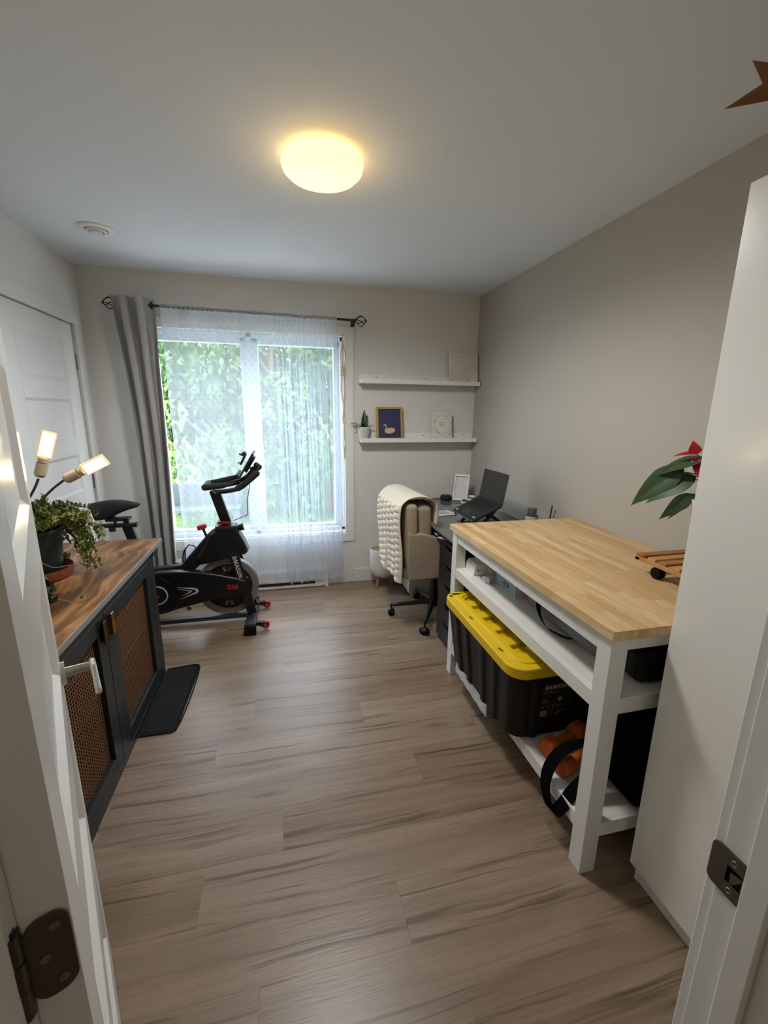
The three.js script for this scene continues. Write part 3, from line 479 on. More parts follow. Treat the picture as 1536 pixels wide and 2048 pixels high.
{ // dumbbells and bag on the lower shelf
  const om = std('#b8581c', 0.75);
  function dumbbell(label, p, turn, tilt = 0) {
    const d = thing('dumbbell', label, 'dumbbell', p, 'orange dumbbells', true, turn); d.rotation.z = tilt;
    part('grip', lathe([[0.0155, -0.075], [0.0175, -0.04], [0.019, 0], [0.0175, 0.04], [0.0155, 0.075]], 20).rotateZ(Math.PI / 2), om, d);
    for (const s of [-1, 1]) part('head', tf(lathe([[0.0, -0.03], [0.03, -0.03], [0.039, -0.026], [0.042, -0.016], [0.042, 0.016], [0.039, 0.026], [0.03, 0.03], [0, 0.03]], 6), [s * 0.083, 0, 0], [0, 0, Math.PI / 2]), om, d);
  }
  dumbbell('orange dumbbell right beside the black tote', [-0.618, 0.2335, 2.364], 0.3);
  dumbbell('orange dumbbell in front of the black bag, under its strap', [-0.618, 0.2335, 2.457], 0.24);
  const b = thing('gym_bag', 'black fabric bag with a strap hanging over the bottom shelf edge', 'bag', [-0.35, 0.196, 2.57]);
  const bm = M.blackCloth;
  const body = rbox(0.42, 0.31, 0.19, [-0.36, 0.354, 2.585], [0, 0, 0], 0.03, 5), P = body.attributes.position;
  for (let i = 0; i < P.count; i++) { const y = P.getY(i), k = (y - 0.2) / 0.31; P.setXYZ(i, P.getX(i) + 0.012 * Math.sin(y * 40 + P.getZ(i) * 22) * k, y - 0.018 * Math.sin(P.getX(i) * 14) * k, P.getZ(i) + 0.008 * Math.sin(y * 31 + P.getX(i) * 17)); } body.computeVertexNormals();
  part('body', body, bm, b);
  const c = new THREE.CatmullRomCurve3([[-0.55, 0.34, 2.525], [-0.62, 0.335, 2.50], [-0.685, 0.32, 2.485], [-0.74, 0.29, 2.485], [-0.782, 0.235, 2.495], [-0.796, 0.175, 2.515], [-0.79, 0.125, 2.555], [-0.772, 0.165, 2.575], [-0.735, 0.225, 2.578], [-0.67, 0.275, 2.575], [-0.575, 0.32, 2.565]].map((p) => V(...p)));
  const pts = c.getPoints(70), strap = sheet((u, v) => { const i = Math.round(v * 70), p = pts[i], w = (u - 0.5) * 0.052; const k = Math.sin(v * Math.PI); return [p.x + w * 0.15, p.y + w * (0.25 - 0.2 * k), p.z + w * (0.95)]; }, 4, 70);
  part('strap', strap, M.blackCloth, b);
}
{ // silver padded envelope lying half under the tote
  const e = thing('padded_envelope', 'silver bubble-lined envelope slipped under the black tote and drooping off the shelf', 'envelope', [-0.78, 0.1, 1.85]);
  const bub = tex(128, 64, (u, v) => { const f = (a) => a - Math.floor(a), d = Math.hypot(f(u * 12) - 0.5, f(v * 4 + 0.5 * Math.floor(u * 12)) - 0.5), n = Math.max(0, 1 - d * 2.2) * 255; return [n, n, n]; }, false);
  const mat = std('#e2e6ec', 0.28, { metalness: 0.7, bumpMap: bub, bumpScale: 0.003, side: THREE.DoubleSide });
  const f = (o) => sheet((u, v) => { const z = 1.67 + u * 0.36, s = v, a = 0.197, x = s < 0.35 ? -0.70 - (s / 0.35) * 0.078 : -0.778 - 0.012 * Math.sin((s - 0.35) * 3) - 0.002, y = s < 0.35 ? a + 0.0005 : a - (s - 0.35) / 0.65 * (0.07 + 0.01 * u); return [x - o * (s < 0.35 ? 0 : 1), y + 0.0025 * Math.sin(u * 28) * (s > 0.35 ? 1 : 0) + (s < 0.35 ? o * 0.3 : 0), z + s * 0.02]; }, 40, 24);
  part('front_sheet', f(0.006), mat, e); part('back_sheet', f(0.0), mat, e);
}
// ---------------------------------------------------------------- things on the middle shelf
{
  const y = 0.662;
  const b1 = thing('gift_box', 'small white pillow-shaped carton at the far end of the middle shelf', 'box', [-0.665, y, 1.63], undefined, true, -0.05);
  part('carton', tf(ext([[-0.046, 0.001], [0.046, 0.001], [0.04, 0.045], [0.018, 0.062], [-0.03, 0.06], [-0.042, 0.045]], -0.06, 0.06, 0.003), [0, 0, -0.03]), M.white, b1);
  part('print', flat([bx(-0.022, 0.02, 0.026, 0.028, 0.03, 0.0308, 0), tf(new THREE.CircleGeometry(0.004, 12), [-0.022, 0.03, 0.0306])]), M.black, b1);
  const c = thing('charger', 'white charger with a tangled cable on the middle shelf', 'charger', [-0.655, y, 1.745]);
  part('plug', flat([rbox(0.04, 0.03, 0.045, [-0.675, y + 0.0155, 1.748], [0, 0.5, 0], 0.005), cyl(0.002, 0.002, 0.018, [-0.70, y + 0.018, 1.758], [0, 0.5, Math.PI / 2]), cyl(0.002, 0.002, 0.018, [-0.698, y + 0.01, 1.765], [0, 0.5, Math.PI / 2])]), std('#cfcbd2', 0.4), c);
  part('cable', tube([[-0.66, y + 0.02, 1.735], [-0.63, y + 0.05, 1.72], [-0.60, y + 0.075, 1.735], [-0.585, y + 0.045, 1.76], [-0.60, y + 0.01, 1.74], [-0.64, y + 0.035, 1.70], [-0.625, y + 0.085, 1.69], [-0.575, y + 0.06, 1.71], [-0.56, y + 0.012, 1.75], [-0.60, y + 0.006, 1.78]], 0.005, 110, 8), std('#cfcbd2', 0.4), c);
  const t = thing('open_box', 'open box with a teal front on the middle shelf', 'box', [-0.6, y, 1.87]);
  const X0 = -0.645, X1 = -0.44, Z0 = 1.775, Z1 = 1.965, h = 0.07;
  part('front_panel', bx(X0, X0 + 0.004, y + 0.001, y + h, Z0, Z1, 0.001), std('#7f9a9b', 0.5), t, 'teal printed front');
  part('logo_patch', flat([bx(X0 - 0.0006, X0, y + 0.024, y + 0.046, 1.85, 1.9, 0)]), std('#16233a', 0.5), t); part('logo_frame', flat([bx(X0 - 0.0012, X0 - 0.0005, y + 0.031, y + 0.039, 1.868, 1.885, 0)]), std('#b8c8cc', 0.5), t);
  part('side_panel', bx(X0 + 0.004, X1, y + 0.001, y + h - 0.002, Z1 - 0.003, Z1, 0.001), M.white, t); part('side_panel', bx(X0 + 0.004, X1, y + 0.001, y + h - 0.002, Z0, Z0 + 0.003, 0.001), M.white, t);
  part('back_panel', bx(X1 - 0.003, X1, y + 0.001, y + h, Z0, Z1, 0.001), M.white, t); part('bottom', bx(X0, X1, y, y + 0.003, Z0, Z1, 0.001), M.white, t);
  for (const [lab, col, a, bz, hh, x] of [['dark red packet standing in the teal-fronted box', '#5a1a1c', 1.80, 1.815, 0.088, -0.62], ['brown packet standing in the teal-fronted box', '#7c5a44', 1.835, 1.855, 0.08, -0.61], ['cream packet standing in the teal-fronted box', '#b7a98c', 1.88, 1.905, 0.084, -0.60]]) {
    const p = thing('packet', lab, 'packet', [x + 0.06, y, (a + bz) / 2]); part('sleeve', bx(x, x + 0.13, y + 0.004, y + hh, a, bz, 0.003), std(col, 0.6), p); part('flap', bx(x, x + 0.13, y + hh - 0.003, y + hh + 0.004, a - 0.004, bz - 0.002, 0.002), std(col, 0.6), p); }
  // soft bags
  function bag(name, label, x0, x1, z0, z1, h, mat, wob, sd) {
    const g = thing(name, label, 'bag', [(x0 + x1) / 2, y, (z0 + z1) / 2]), b = rbox(x1 - x0, h, z1 - z0, [(x0 + x1) / 2, y + h / 2 + 0.002, (z0 + z1) / 2], [0, 0, 0], Math.min(h, 0.08) * 0.48, 9), P = b.attributes.position;
    for (let i = 0; i < P.count; i++) { const X = P.getX(i), Y = P.getY(i), Z = P.getZ(i), k = Math.max(0, (Y - y) / h); P.setXYZ(i, X + wob * (fbm(Z * 9, Y * 9, sd, 3) - 0.5) * (0.3 + k), y + 0.002 + (Y - y - 0.002) * (1 - 0.35 * fbm(X * 7, Z * 6, sd + 2, 2) * k), Z + wob * (fbm(X * 9, Y * 11, sd + 4, 3) - 0.5)); }
    b.computeVertexNormals(); part('body', b, mat, g); return g;
  }
  const grey = std('#6f6f73', 0.85), blk = phys('#070708', 0.6, { specularIntensity: 0.5 });
  const tote = bag('tote_bag', 'grey fabric tote bag with black handles lying on the middle shelf', -0.645, -0.12, 2.03, 2.5, 0.14, grey, 0.05, 61);
  const strapMat = M.blackCloth;
  for (const [pts, w] of [[[[-0.585, y + 0.10, 2.13], [-0.64, y + 0.10, 2.15], [-0.672, y + 0.05, 2.19], [-0.674, y + 0.008, 2.25], [-0.662, y + 0.006, 2.31], [-0.64, y + 0.012, 2.36], [-0.612, y + 0.055, 2.385], [-0.585, y + 0.09, 2.40]], 0.032], [[[-0.56, y + 0.11, 2.15], [-0.61, y + 0.075, 2.2], [-0.635, y + 0.05, 2.27], [-0.632, y + 0.05, 2.33], [-0.60, y + 0.1, 2.37]], 0.03]]) {
    const P = new THREE.CatmullRomCurve3(pts.map((p) => V(...p))).getPoints(40); part('handle', sheet((u, v) => { const p = P[Math.round(v * 40)], s = (u - 0.5) * w; return [p.x + s * 0.55 * Math.cos(v * 5), p.y + Math.abs(s) * 0.1 + (u - 0.5) * w * 0.2 + 0.003, p.z + s * 0.8]; }, 3, 40), strapMat, tote); }
  const bb = bag('black_pouch', 'black crumpled bag at the near end of the middle shelf', -0.61, -0.15, 2.525, 2.655, 0.15, blk, 0.04, 81);
  part('cord', tube([[-0.50, y + 0.09, 2.665], [-0.47, y + 0.06, 2.672], [-0.44, y + 0.075, 2.668], [-0.43, y + 0.11, 2.662], [-0.40, y + 0.08, 2.67]], 0.0035, 40, 6), std('#55534e', 0.5), bb);
  bag('black_pouch', 'dark folded cloth at the far back of the middle shelf', -0.56, -0.2, 1.53, 1.80, 0.1, std('#1b1b20', 0.9), 0.05, 91);
}

// ---------------------------------------------------------------- desk
function drawerUnit(name, label, z0, z1, mat, gapMat) {
  const x0 = -0.69, h = 0.695, d = thing(name, label, 'drawer unit', [-0.4, 0, (z0 + z1) / 2], 'drawer units under the desk');
  part('carcass', flat([bx(x0 + 0.02, -0.11, 0.0, h, z0, z0 + 0.016, 0.001), bx(x0 + 0.02, -0.11, 0.0, h, z1 - 0.016, z1, 0.001), bx(x0 + 0.02, -0.11, h - 0.016, h, z0 + 0.016, z1 - 0.016, 0.001), bx(x0 + 0.02, -0.11, 0.03, 0.046, z0 + 0.016, z1 - 0.016, 0.001), bx(-0.12, -0.11, 0.03, h, z0 + 0.016, z1 - 0.016, 0.001), bx(x0 + 0.04, x0 + 0.05, 0, 0.03, z0 + 0.016, z1 - 0.016, 0.001)]), mat, d);
  const n = 5, ph = (h - 0.036) / n;
  for (let k = 0; k < n; k++) {
    const y = 0.034 + k * ph, w = (z1 - z0) / 2, s = new THREE.Shape();
    s.moveTo(-w + 0.002, 0); s.lineTo(w - 0.002, 0); s.lineTo(w - 0.002, ph - 0.003); s.lineTo(0.075, ph - 0.003); s.quadraticCurveTo(0.06, ph - 0.022, 0.03, ph - 0.024); s.lineTo(-0.03, ph - 0.024); s.quadraticCurveTo(-0.06, ph - 0.022, -0.075, ph - 0.003); s.lineTo(-w + 0.002, ph - 0.003);
    const dr = part('drawer', tf(new THREE.ExtrudeGeometry(s, { depth: 0.016, bevelEnabled: true, bevelThickness: 0.001, bevelSize: 0.001, bevelOffset: -0.001, bevelSegments: 2 }), [x0 + 0.018, y, (z0 + z1) / 2], [0, -Math.PI / 2, 0]), mat, d);
    part('drawer_box', bx(x0 + 0.024, -0.14, y + 0.008, y + ph - 0.03, z0 + 0.024, z1 - 0.024, 0.001), gapMat, dr);
  }
}
drawerUnit('drawer_unit', 'black drawer unit under the near end of the desk', 1.09, 1.44, std('#18181b', 0.45), M.blackMatte);
drawerUnit('drawer_unit', 'white drawer unit under the far end of the desk, behind the office chair', 0.085, 0.43, M.white, M.white);
{
  const d = thing('desk', 'black desk with a dark glass top in the corner', 'desk', [-0.36, 0.7, 0.74]);
  part('board', bx(-0.70, -0.02, 0.697, 0.715, 0.025, 1.448, 0.002), std('#161312', 0.5), d);
  part('glass_top', bx(-0.705, -0.016, 0.7445, 0.7525, 0.02, 1.45, 0.002), phys('#767c78', 0.05, { clearcoat: 0.4, transparent: true, opacity: 0.72 }), d, 'smoked glass plate');
  part('frame', flat([bx(-0.70, -0.685, 0.735, 0.7445, 0.025, 1.448, 0.001), bx(-0.035, -0.02, 0.715, 0.7445, 0.025, 1.448, 0.001), bx(-0.685, -0.035, 0.715, 0.7445, 0.025, 0.04, 0.001), bx(-0.685, -0.035, 0.715, 0.7445, 1.433, 1.448, 0.001)]), M.black, d);
  for (const z of [0.6, 0.035, 1.44]) part('spacer', bx(-0.698, -0.68, 0.715, 0.735, z - 0.008, z + 0.008, 0.001), M.black, d);
}
{ // papers and cables under and on the glass
  const papers = [['white sheet under the desk glass near its front edge', [-0.6, 0.7158, 1.17], [0.16, 0.22], 0.5], ['printed photo lying in the slot under the desk glass', [-0.63, 0.7158, 0.99], [0.12, 0.16], -0.25], ['long white sheet lying on the far part of the desk glass', [-0.53, 0.7532, 0.62], [0.25, 0.17], 0.1], ['small folded sheet at the far left of the desk glass', [-0.60, 0.7532, 0.35], [0.13, 0.16], 0.5]];
  for (const [l, p, s, a] of papers) { const g = thing('paper_sheet', l, 'paper', p, undefined, true, a); part('sheet', sheet((u, v) => [(u - 0.5) * s[0], 0.0006 + 0.004 * u * u * v, (v - 0.5) * s[1]], 6, 6, true), new THREE.MeshStandardMaterial({ color: '#c9cac6', roughness: 0.7, side: THREE.DoubleSide }), g); part('print', sheet((u, v) => [(u - 0.5) * s[0] * 0.7, 0.0011 + 0.004 * u * u * v, (v - 0.62) * s[1] * 0.5], 6, 4, true), new THREE.MeshStandardMaterial({ color: '#a4a5a3', roughness: 0.7, side: THREE.DoubleSide }), g); }
  solo('cable', flat([tube([[-0.69, 0.719, 0.86], [-0.66, 0.728, 0.90], [-0.67, 0.72, 0.95], [-0.63, 0.722, 0.98], [-0.60, 0.729, 0.92], [-0.64, 0.733, 0.86], [-0.68, 0.721, 0.92], [-0.672, 0.719, 1.0]], 0.004, 80, 7)]), M.black, 'black cable coiled in the slot under the desk glass', 'cable');
}
{ // laptop on a folding stand
  const hx = -0.30, hy = 0.918, z0 = 0.825, z1 = 1.165, fx = -0.50, fy = 0.822, w = z1 - z0, zc = (z0 + z1) / 2, ang = Math.atan2(hy - fy, hx - fx), L = Math.hypot(hx - fx, hy - fy);
  const l = thing('laptop', 'open black laptop raised on a folding stand on the desk', 'laptop', [-0.38, 0.82, zc]);
  const mid = [(hx + fx) / 2, (hy + fy) / 2, zc], rot = [0, 0, ang], bm = std('#1a1a1c', 0.5);
  const base = part('base', rbox(L, 0.017, w, mid, rot, 0.004), bm, l);
  const up = (u, v, zz) => [mid[0] + Math.cos(ang) * u - Math.sin(ang) * v, mid[1] + Math.sin(ang) * u + Math.cos(ang) * v, zz];
  const keys = []; for (let r = 0; r < 5; r++) for (let k = 0; k < 14; k++) keys.push(rbox(0.0145, 0.002, 0.0175, up(0.006 + 0.018 * r, 0.0092, z0 + 0.028 + k * 0.0205), rot, 0.0008, 1));
  const kb = part('keyboard', flat(keys), std('#0d0d0e', 0.6), base); kb.userData.kind = 'stuff';
  part('touchpad', rbox(0.055, 0.001, 0.1, up(-0.062, 0.0087, zc - 0.01), rot, 0.0004), std('#232326', 0.35), base);
  part('edge', rbox(0.003, 0.006, w - 0.03, up(-L / 2 - 0.0005, -0.001, zc), rot, 0.001), std('#8d8d8c', 0.4), base, 'pale front edge');
  part('sticker', flat([rbox(0.015, 0.0004, 0.02, up(-0.085, 0.0088, z0 + 0.035), rot, 0.0001, 1), rbox(0.012, 0.0004, 0.026, up(-0.08, 0.0088, z1 - 0.045), rot, 0.0001, 1)]), std('#b9b7b0', 0.5), base);
  const tx = -0.268, ty = 1.117, sa = Math.atan2(ty - hy, tx - hx), SL = Math.hypot(tx - hx, ty - hy);
  const scr = part('screen', rbox(SL, 0.007, w, [(hx + tx) / 2, (hy + ty) / 2 + 0.004, zc], [0, 0, sa], 0.003), bm, l);
  part('display', rbox(SL - 0.024, 0.0006, w - 0.022, [(hx + tx) / 2 - Math.sin(sa) * 0.0037, (hy + ty) / 2 + 0.005 + Math.cos(sa) * 0.0037, zc], [0, 0, sa], 0.0002), phys('#17181a', 0.2, {}), scr);
  const s = thing('laptop_stand', 'black folding laptop stand under the open laptop', 'stand', [-0.38, 0.7525, zc]);
  for (const z of [z0 + 0.05, z1 - 0.05]) { part('arm', flat([beam(up(-L / 2 - 0.004, -0.013, z).slice(0, 2).concat(z), up(L / 2, -0.013, z).slice(0, 2).concat(z), 0.006, 0.022, 0.002), rbox(0.006, 0.02, 0.022, up(-L / 2 - 0.004, -0.008, z), rot, 0.002)]), M.black, s); part('leg', beam([-0.46, 0.757, z + 0.018], [-0.33, 0.885, z + 0.018], 0.02, 0.006, 0.002), M.black, s); part('leg', beam([-0.22, 0.757, z - 0.016], [-0.37, 0.862, z - 0.016], 0.022, 0.006, 0.002), M.black, s); part('foot', bx(-0.48, -0.19, 0.7525, 0.757, z - 0.012, z + 0.012, 0.002), M.steel, s); }
}
{
  const p = thing('speaker_puck', 'small round black speaker on the far edge of the desk', 'speaker', [-0.276, 0.7525, 0.128]);
  part('body', lathe([[0, 0], [0.042, 0], [0.05, 0.006], [0.052, 0.02], [0.049, 0.036], [0.04, 0.042], [0, 0.043]]).translate(-0.276, 0.7525, 0.128), std('#0d0d0f', 0.8), p);
  part('top_disc', cyl(0.036, 0.036, 0.001, [-0.276, 0.796, 0.128]), M.black, p);
  part('cable', tube([[-0.325, 0.76, 0.12], [-0.38, 0.757, 0.07], [-0.44, 0.757, 0.05], [-0.52, 0.757, 0.045]], 0.0025, 30, 6), M.black, p);
}
{ // leaning white frame with its little dock
  const f = thing('white_device', 'white tray-like device leaning in the desk corner behind the laptop', 'device', [-0.19, 0.7545, 0.235], undefined, true, -0.6435);
  // local: z faces the camera side, x along the width
  const tilt = -0.32, g = (a) => tf(a, [0, 0.115, -0.04], [tilt, 0, 0]);
  const rim = rrect(0.128, 0.226, 0.01); rim.holes.push(rrect(0.108, 0.196, 0.006));
  part('rim', g(new THREE.ExtrudeGeometry(rim, { depth: 0.02, bevelEnabled: true, bevelThickness: 0.002, bevelSize: 0.002, bevelOffset: -0.002, bevelSegments: 2 })), M.white, f);
  part('back_panel', g(rbox(0.122, 0.22, 0.005, [0, 0, 0.003])), std('#c5c2c4', 0.5), f);
  part('dock', rbox(0.12, 0.034, 0.09, [0.085, 0.0175, 0.03], [0, 0, 0], 0.006), M.white, f); part('dock_slot', rbox(0.05, 0.004, 0.02, [0.06, 0.03, 0.073], [0.8, 0, 0], 0.001), M.black, f);
  part('dock_tray', rbox(0.05, 0.008, 0.03, [0.1, 0.055, -0.01], [0.2, 0, 0], 0.002), M.white, f);
}
{
  const cx = -0.165, cz = 1.30, j = thing('pen_jar', 'jar of pens and glasses on the desk just behind the table top', 'jar', [cx, 0.7525, cz]);
  part('cup', lathe([[0, 0], [0.036, 0], [0.04, 0.01], [0.041, 0.13], [0.038, 0.13], [0.036, 0.012], [0, 0.01]]).translate(cx, 0.7525, cz), std('#b9ad9c', 0.5), j);
  part('lid', flat([cyl(0.028, 0.028, 0.02, [cx + 0.005, 0.918, cz - 0.01]), cyl(0.024, 0.026, 0.12, [cx + 0.005, 0.85, cz - 0.01])]), M.steel, j);
  const p = thing('pen_cup', 'dark cup with a black pen and clear glasses on the desk by the wall', 'cup', [-0.115, 0.7525, 1.41]);
  part('cup', lathe([[0, 0], [0.036, 0], [0.037, 0.1], [0.034, 0.1], [0.033, 0.01], [0, 0.008]]).translate(-0.115, 0.7525, 1.41), M.black, p);
  part('pen', rod([-0.12, 0.77, 1.40], [-0.125, 0.975, 1.435], 0.005, 0.004, 10), M.black, p);
  part('ruler', tf(rbox(0.003, 0.17, 0.022, [0, 0, 0]), [-0.1, 0.86, 1.425], [0.1, 0.4, -0.12]), std('#9a9488', 0.4), p);
  part('frame', tube([[-0.15, 0.86, 1.36], [-0.155, 0.9, 1.352], [-0.14, 0.912, 1.37], [-0.13, 0.9, 1.39], [-0.135, 0.87, 1.40]], 0.003, 40, 6), std('#aaa5a2', 0.3), p);
}
// ---------------------------------------------------------------- planter by the wall
{
  const cx = -0.852, cz = 0.165, p = thing('floor_planter', 'white egg-shaped planter on three wooden legs by the back wall', 'planter', [cx, 0, cz]);
  part('pot', lathe([[0.0, 0.098], [0.05, 0.1], [0.088, 0.118], [0.105, 0.15], [0.112, 0.21], [0.113, 0.30], [0.112, 0.352], [0.108, 0.355], [0.105, 0.35], [0.105, 0.3], [0, 0.29]]).translate(cx, 0, cz), std('#d6d1ca', 0.45), p);
  part('soil', lathe([[0, 0.342], [0.1, 0.34], [0.104, 0.336]]).translate(cx, 0, cz), std('#9b7d55', 0.95), p, 'light brown fibre inside');
  for (let k = 0; k < 3; k++) { const a = 0.35 + k * 2.094; part('leg', rod([cx + Math.cos(a) * 0.055, 0.125, cz + Math.sin(a) * 0.055], [cx + Math.cos(a) * 0.088, 0, cz + Math.sin(a) * 0.088], 0.015, 0.009, 14), std('#9b7758', 0.5), p); }
}
// ---------------------------------------------------------------- office chair and throw
{
  const cx = -0.604, cz = 0.783, t = thing('office_chair', 'beige upholstered office chair on black casters at the desk', 'chair', [cx, 0, cz], undefined, true, 0.06);
  const lin = tex(128, 128, (u, v) => { const n = 205 + (hash(Math.floor(u * 128), Math.floor(v * 64), 4) - 0.5) * 30 + (hash(Math.floor(u * 64), Math.floor(v * 128), 5) - 0.5) * 30; return [n, n, n]; }, true, [5, 5]);
  const fab = std('#c6b49b', 0.9, { map: lin }), fab2 = std('#bba990', 0.9, { map: lin });
  // wing sides and back shell (local: +x faces the desk, y up)
  const wing = (z0, z1) => ext([[-0.295, 0.40], [-0.31, 0.55], [-0.31, 0.735], [-0.2, 0.728], [-0.09, 0.69], [0.10, 0.635], [0.23, 0.58], [0.265, 0.50], [0.265, 0.40]], z0, z1, 0.016);
  part('wing', wing(0.195, 0.255), fab, t); part('wing', wing(-0.255, -0.195), fab, t);
  part('seat_base', rbox(0.58, 0.075, 0.42, [-0.035, 0.4375, 0], [0, 0, 0], 0.02, 4), fab, t);
  part('seat_cushion', rbox(0.5, 0.1, 0.39, [0.03, 0.51, 0], [0, 0, 0.03], 0.04, 5), fab2, t);
  const back = (x0, x1, lean, h, hz, r) => { const g = rbox(x1 - x0, h, 2 * hz, [(x0 + x1) / 2, 0.46 + h / 2, 0], [0, 0, 0], r, 5), P = g.attributes.position; for (let i = 0; i < P.count; i++) { const y = P.getY(i), z = P.getZ(i), k = Math.max(0, y - 0.55); P.setX(i, P.getX(i) - lean * k + 0.25 * z * z); P.setY(i, y - 0.3 * z * z * Math.max(0, (y - 0.8) / 0.2)); } g.computeVertexNormals(); return g; };
  part('back_shell', back(-0.312, -0.235, 0.05, 0.475, 0.252, 0.03), fab, t);
  part('back_cushion', back(-0.23, -0.125, 0.06, 0.462, 0.24, 0.042), fab2, t);
  part('column', flat([cyl(0.028, 0.025, 0.2, [0, 0.285, 0]), cyl(0.033, 0.033, 0.13, [0, 0.155, 0]), cyl(0.045, 0.035, 0.03, [0, 0.108, 0])]), M.black, t);
  part('seat_plate', flat([bx(-0.11, 0.11, 0.385, 0.402, -0.09, 0.09, 0.004), rod([0.0, 0.385, 0.06], [0.0, 0.375, 0.24], 0.006)]), M.black, t);
  for (let k = 0; k < 5; k++) {
    const a = (191.8 - 72 * k) * Math.PI / 180 + 0.06, dx = Math.cos(a), dz = Math.sin(a), R = 0.315, p = (r, y) => [dx * r, y, dz * r];
    part('star_leg', flat([rod(p(0.02, 0.118), p(R - 0.01, 0.085), 0.021, 0.013, 10), rod(p(R, 0.092), p(R, 0.05), 0.0095, 0.0075, 10)]), M.black, t);
    const w = part('caster', flat([-1, 1].map((s) => tf(lathe([[0, -0.009], [0.022, -0.009], [0.027, -0.004], [0.027, 0.004], [0.02, 0.009], [0, 0.009]], 24), [dx * R - dz * s * 0.013, 0.0275, dz * R + dx * s * 0.013], [Math.PI / 2, 0, -a]))), M.rubber, t);
    part('caster_hood', tf(new THREE.SphereGeometry(0.0275, 20, 12, 0, Math.PI * 2, 0, Math.PI * 0.5), [dx * R, 0.031, dz * R]), M.black, w);
  }
  // throw: quilted strips hanging over the back
  const tm = std('#d9cfbd', 0.95, { side: THREE.DoubleSide });
  const prof = [[-0.112, 0.785], [-0.11, 0.83], [-0.116, 0.90], [-0.14, 0.952], [-0.19, 0.974], [-0.24, 0.978], [-0.30, 0.966], [-0.345, 0.925], [-0.358, 0.85], [-0.355, 0.74], [-0.342, 0.62], [-0.338, 0.5], [-0.34, 0.41]].map(([x, y]) => V(x, y, 0)), C = new THREE.CatmullRomCurve3(prof);
  const th = thing('throw_blanket', 'cream quilted throw draped over the back of the office chair', 'blanket', [cx, 0, cz], undefined, true, 0.06);
  const NPT = 260, CP = C.getSpacedPoints(NPT);
  const f = (inner) => (u, v) => {
    const i = Math.min(NPT, Math.round(v * NPT)), p = CP[i], q = CP[Math.min(NPT, i + 1)], o = CP[Math.max(0, i - 1)], tx = q.x - o.x, ty = q.y - o.y, l = Math.hypot(tx, ty) || 1, nx = ty / l * -1, ny = tx / l;
    const z = (u - 0.5) * (0.5 + 0.0 * v) - 0.002 + 0.012 * Math.sin(v * 9) * (u - 0.3), hang = Math.max(0, (v - 0.55) / 0.45), e = Math.max(0, (v - 0.94) / 0.06);
    const strips = Math.pow(Math.abs(Math.sin(u * Math.PI * 6)), 0.5), puff = Math.pow(Math.abs(Math.sin(v * Math.PI * 21 + (Math.floor(u * 6) % 2) * 1.57)), 0.45);
    const w = 0.022 * Math.sin(u * 13 + 0.8 + v * 2) * hang + 0.014 * Math.sin(u * 24 + v * 3) * hang;
    const off = (inner ? 0.003 : 0.012 + 0.02 * strips * (0.3 + 0.7 * puff)) + w * 0.6 + 0.006 * hang;
    const drop = 0.03 * Math.sin(u * 9 + 1) * hang - 0.045 * (u - 0.5) * hang, k = 1 - Math.pow(Math.abs(u - 0.5) * 2, 10) * 0.6;
    return [p.x - nx * -off * k * -1, p.y + ny * off * k * 1 + drop * e * 0.8 - drop * hang * 0.4, z];
  };
  const P0 = sheet(f(false), 90, 200), P1 = sheet(f(true), 90, 200, true);
  const edge = (fn) => sheet(fn, 200, 1);
  const e0 = edge((u, v) => f(v > 0.5)(0, u)), e1 = edge((u, v) => f(v < 0.5)(1, u)), e2 = sheet((u, v) => f(v < 0.5)(u, 0), 90, 1), e3 = sheet((u, v) => f(v > 0.5)(u, 1), 90, 1);
  part('quilted_cloth', flat([P0, P1, e0, e1, e2, e3]), tm, th);
}
// ---------------------------------------------------------------- picture ledges
function ledge(label, yf, items) {
  const x0 = -1.035, x1 = -0.012, l = thing('picture_ledge', label, 'shelf', [(x0 + x1) / 2, yf, 0], 'picture ledges beside the window');
  part('shelf_board', bx(x0, x1, yf - 0.016, yf, 0.0, 0.118, 0.0015), M.white, l); part('front_lip', bx(x0, x1, yf - 0.016, yf + 0.018, 0.112, 0.123, 0.0015), M.white, l); part('back_board', bx(x0, x1, yf - 0.016, yf + 0.058, 0.0, 0.011, 0.0015), M.white, l);
  for (const x of [-0.89, -0.465, -0.09]) part('screw', cyl(0.0045, 0.0045, 0.003, [x, yf + 0.038, 0.0118], [Math.PI / 2, 0, 0], 14), std('#4f4d48', 0.4), l);
}
ledge('upper white picture ledge holding the striped canvas', 1.742);
ledge('lower white picture ledge holding the swan picture, a book and a plant', 1.272);
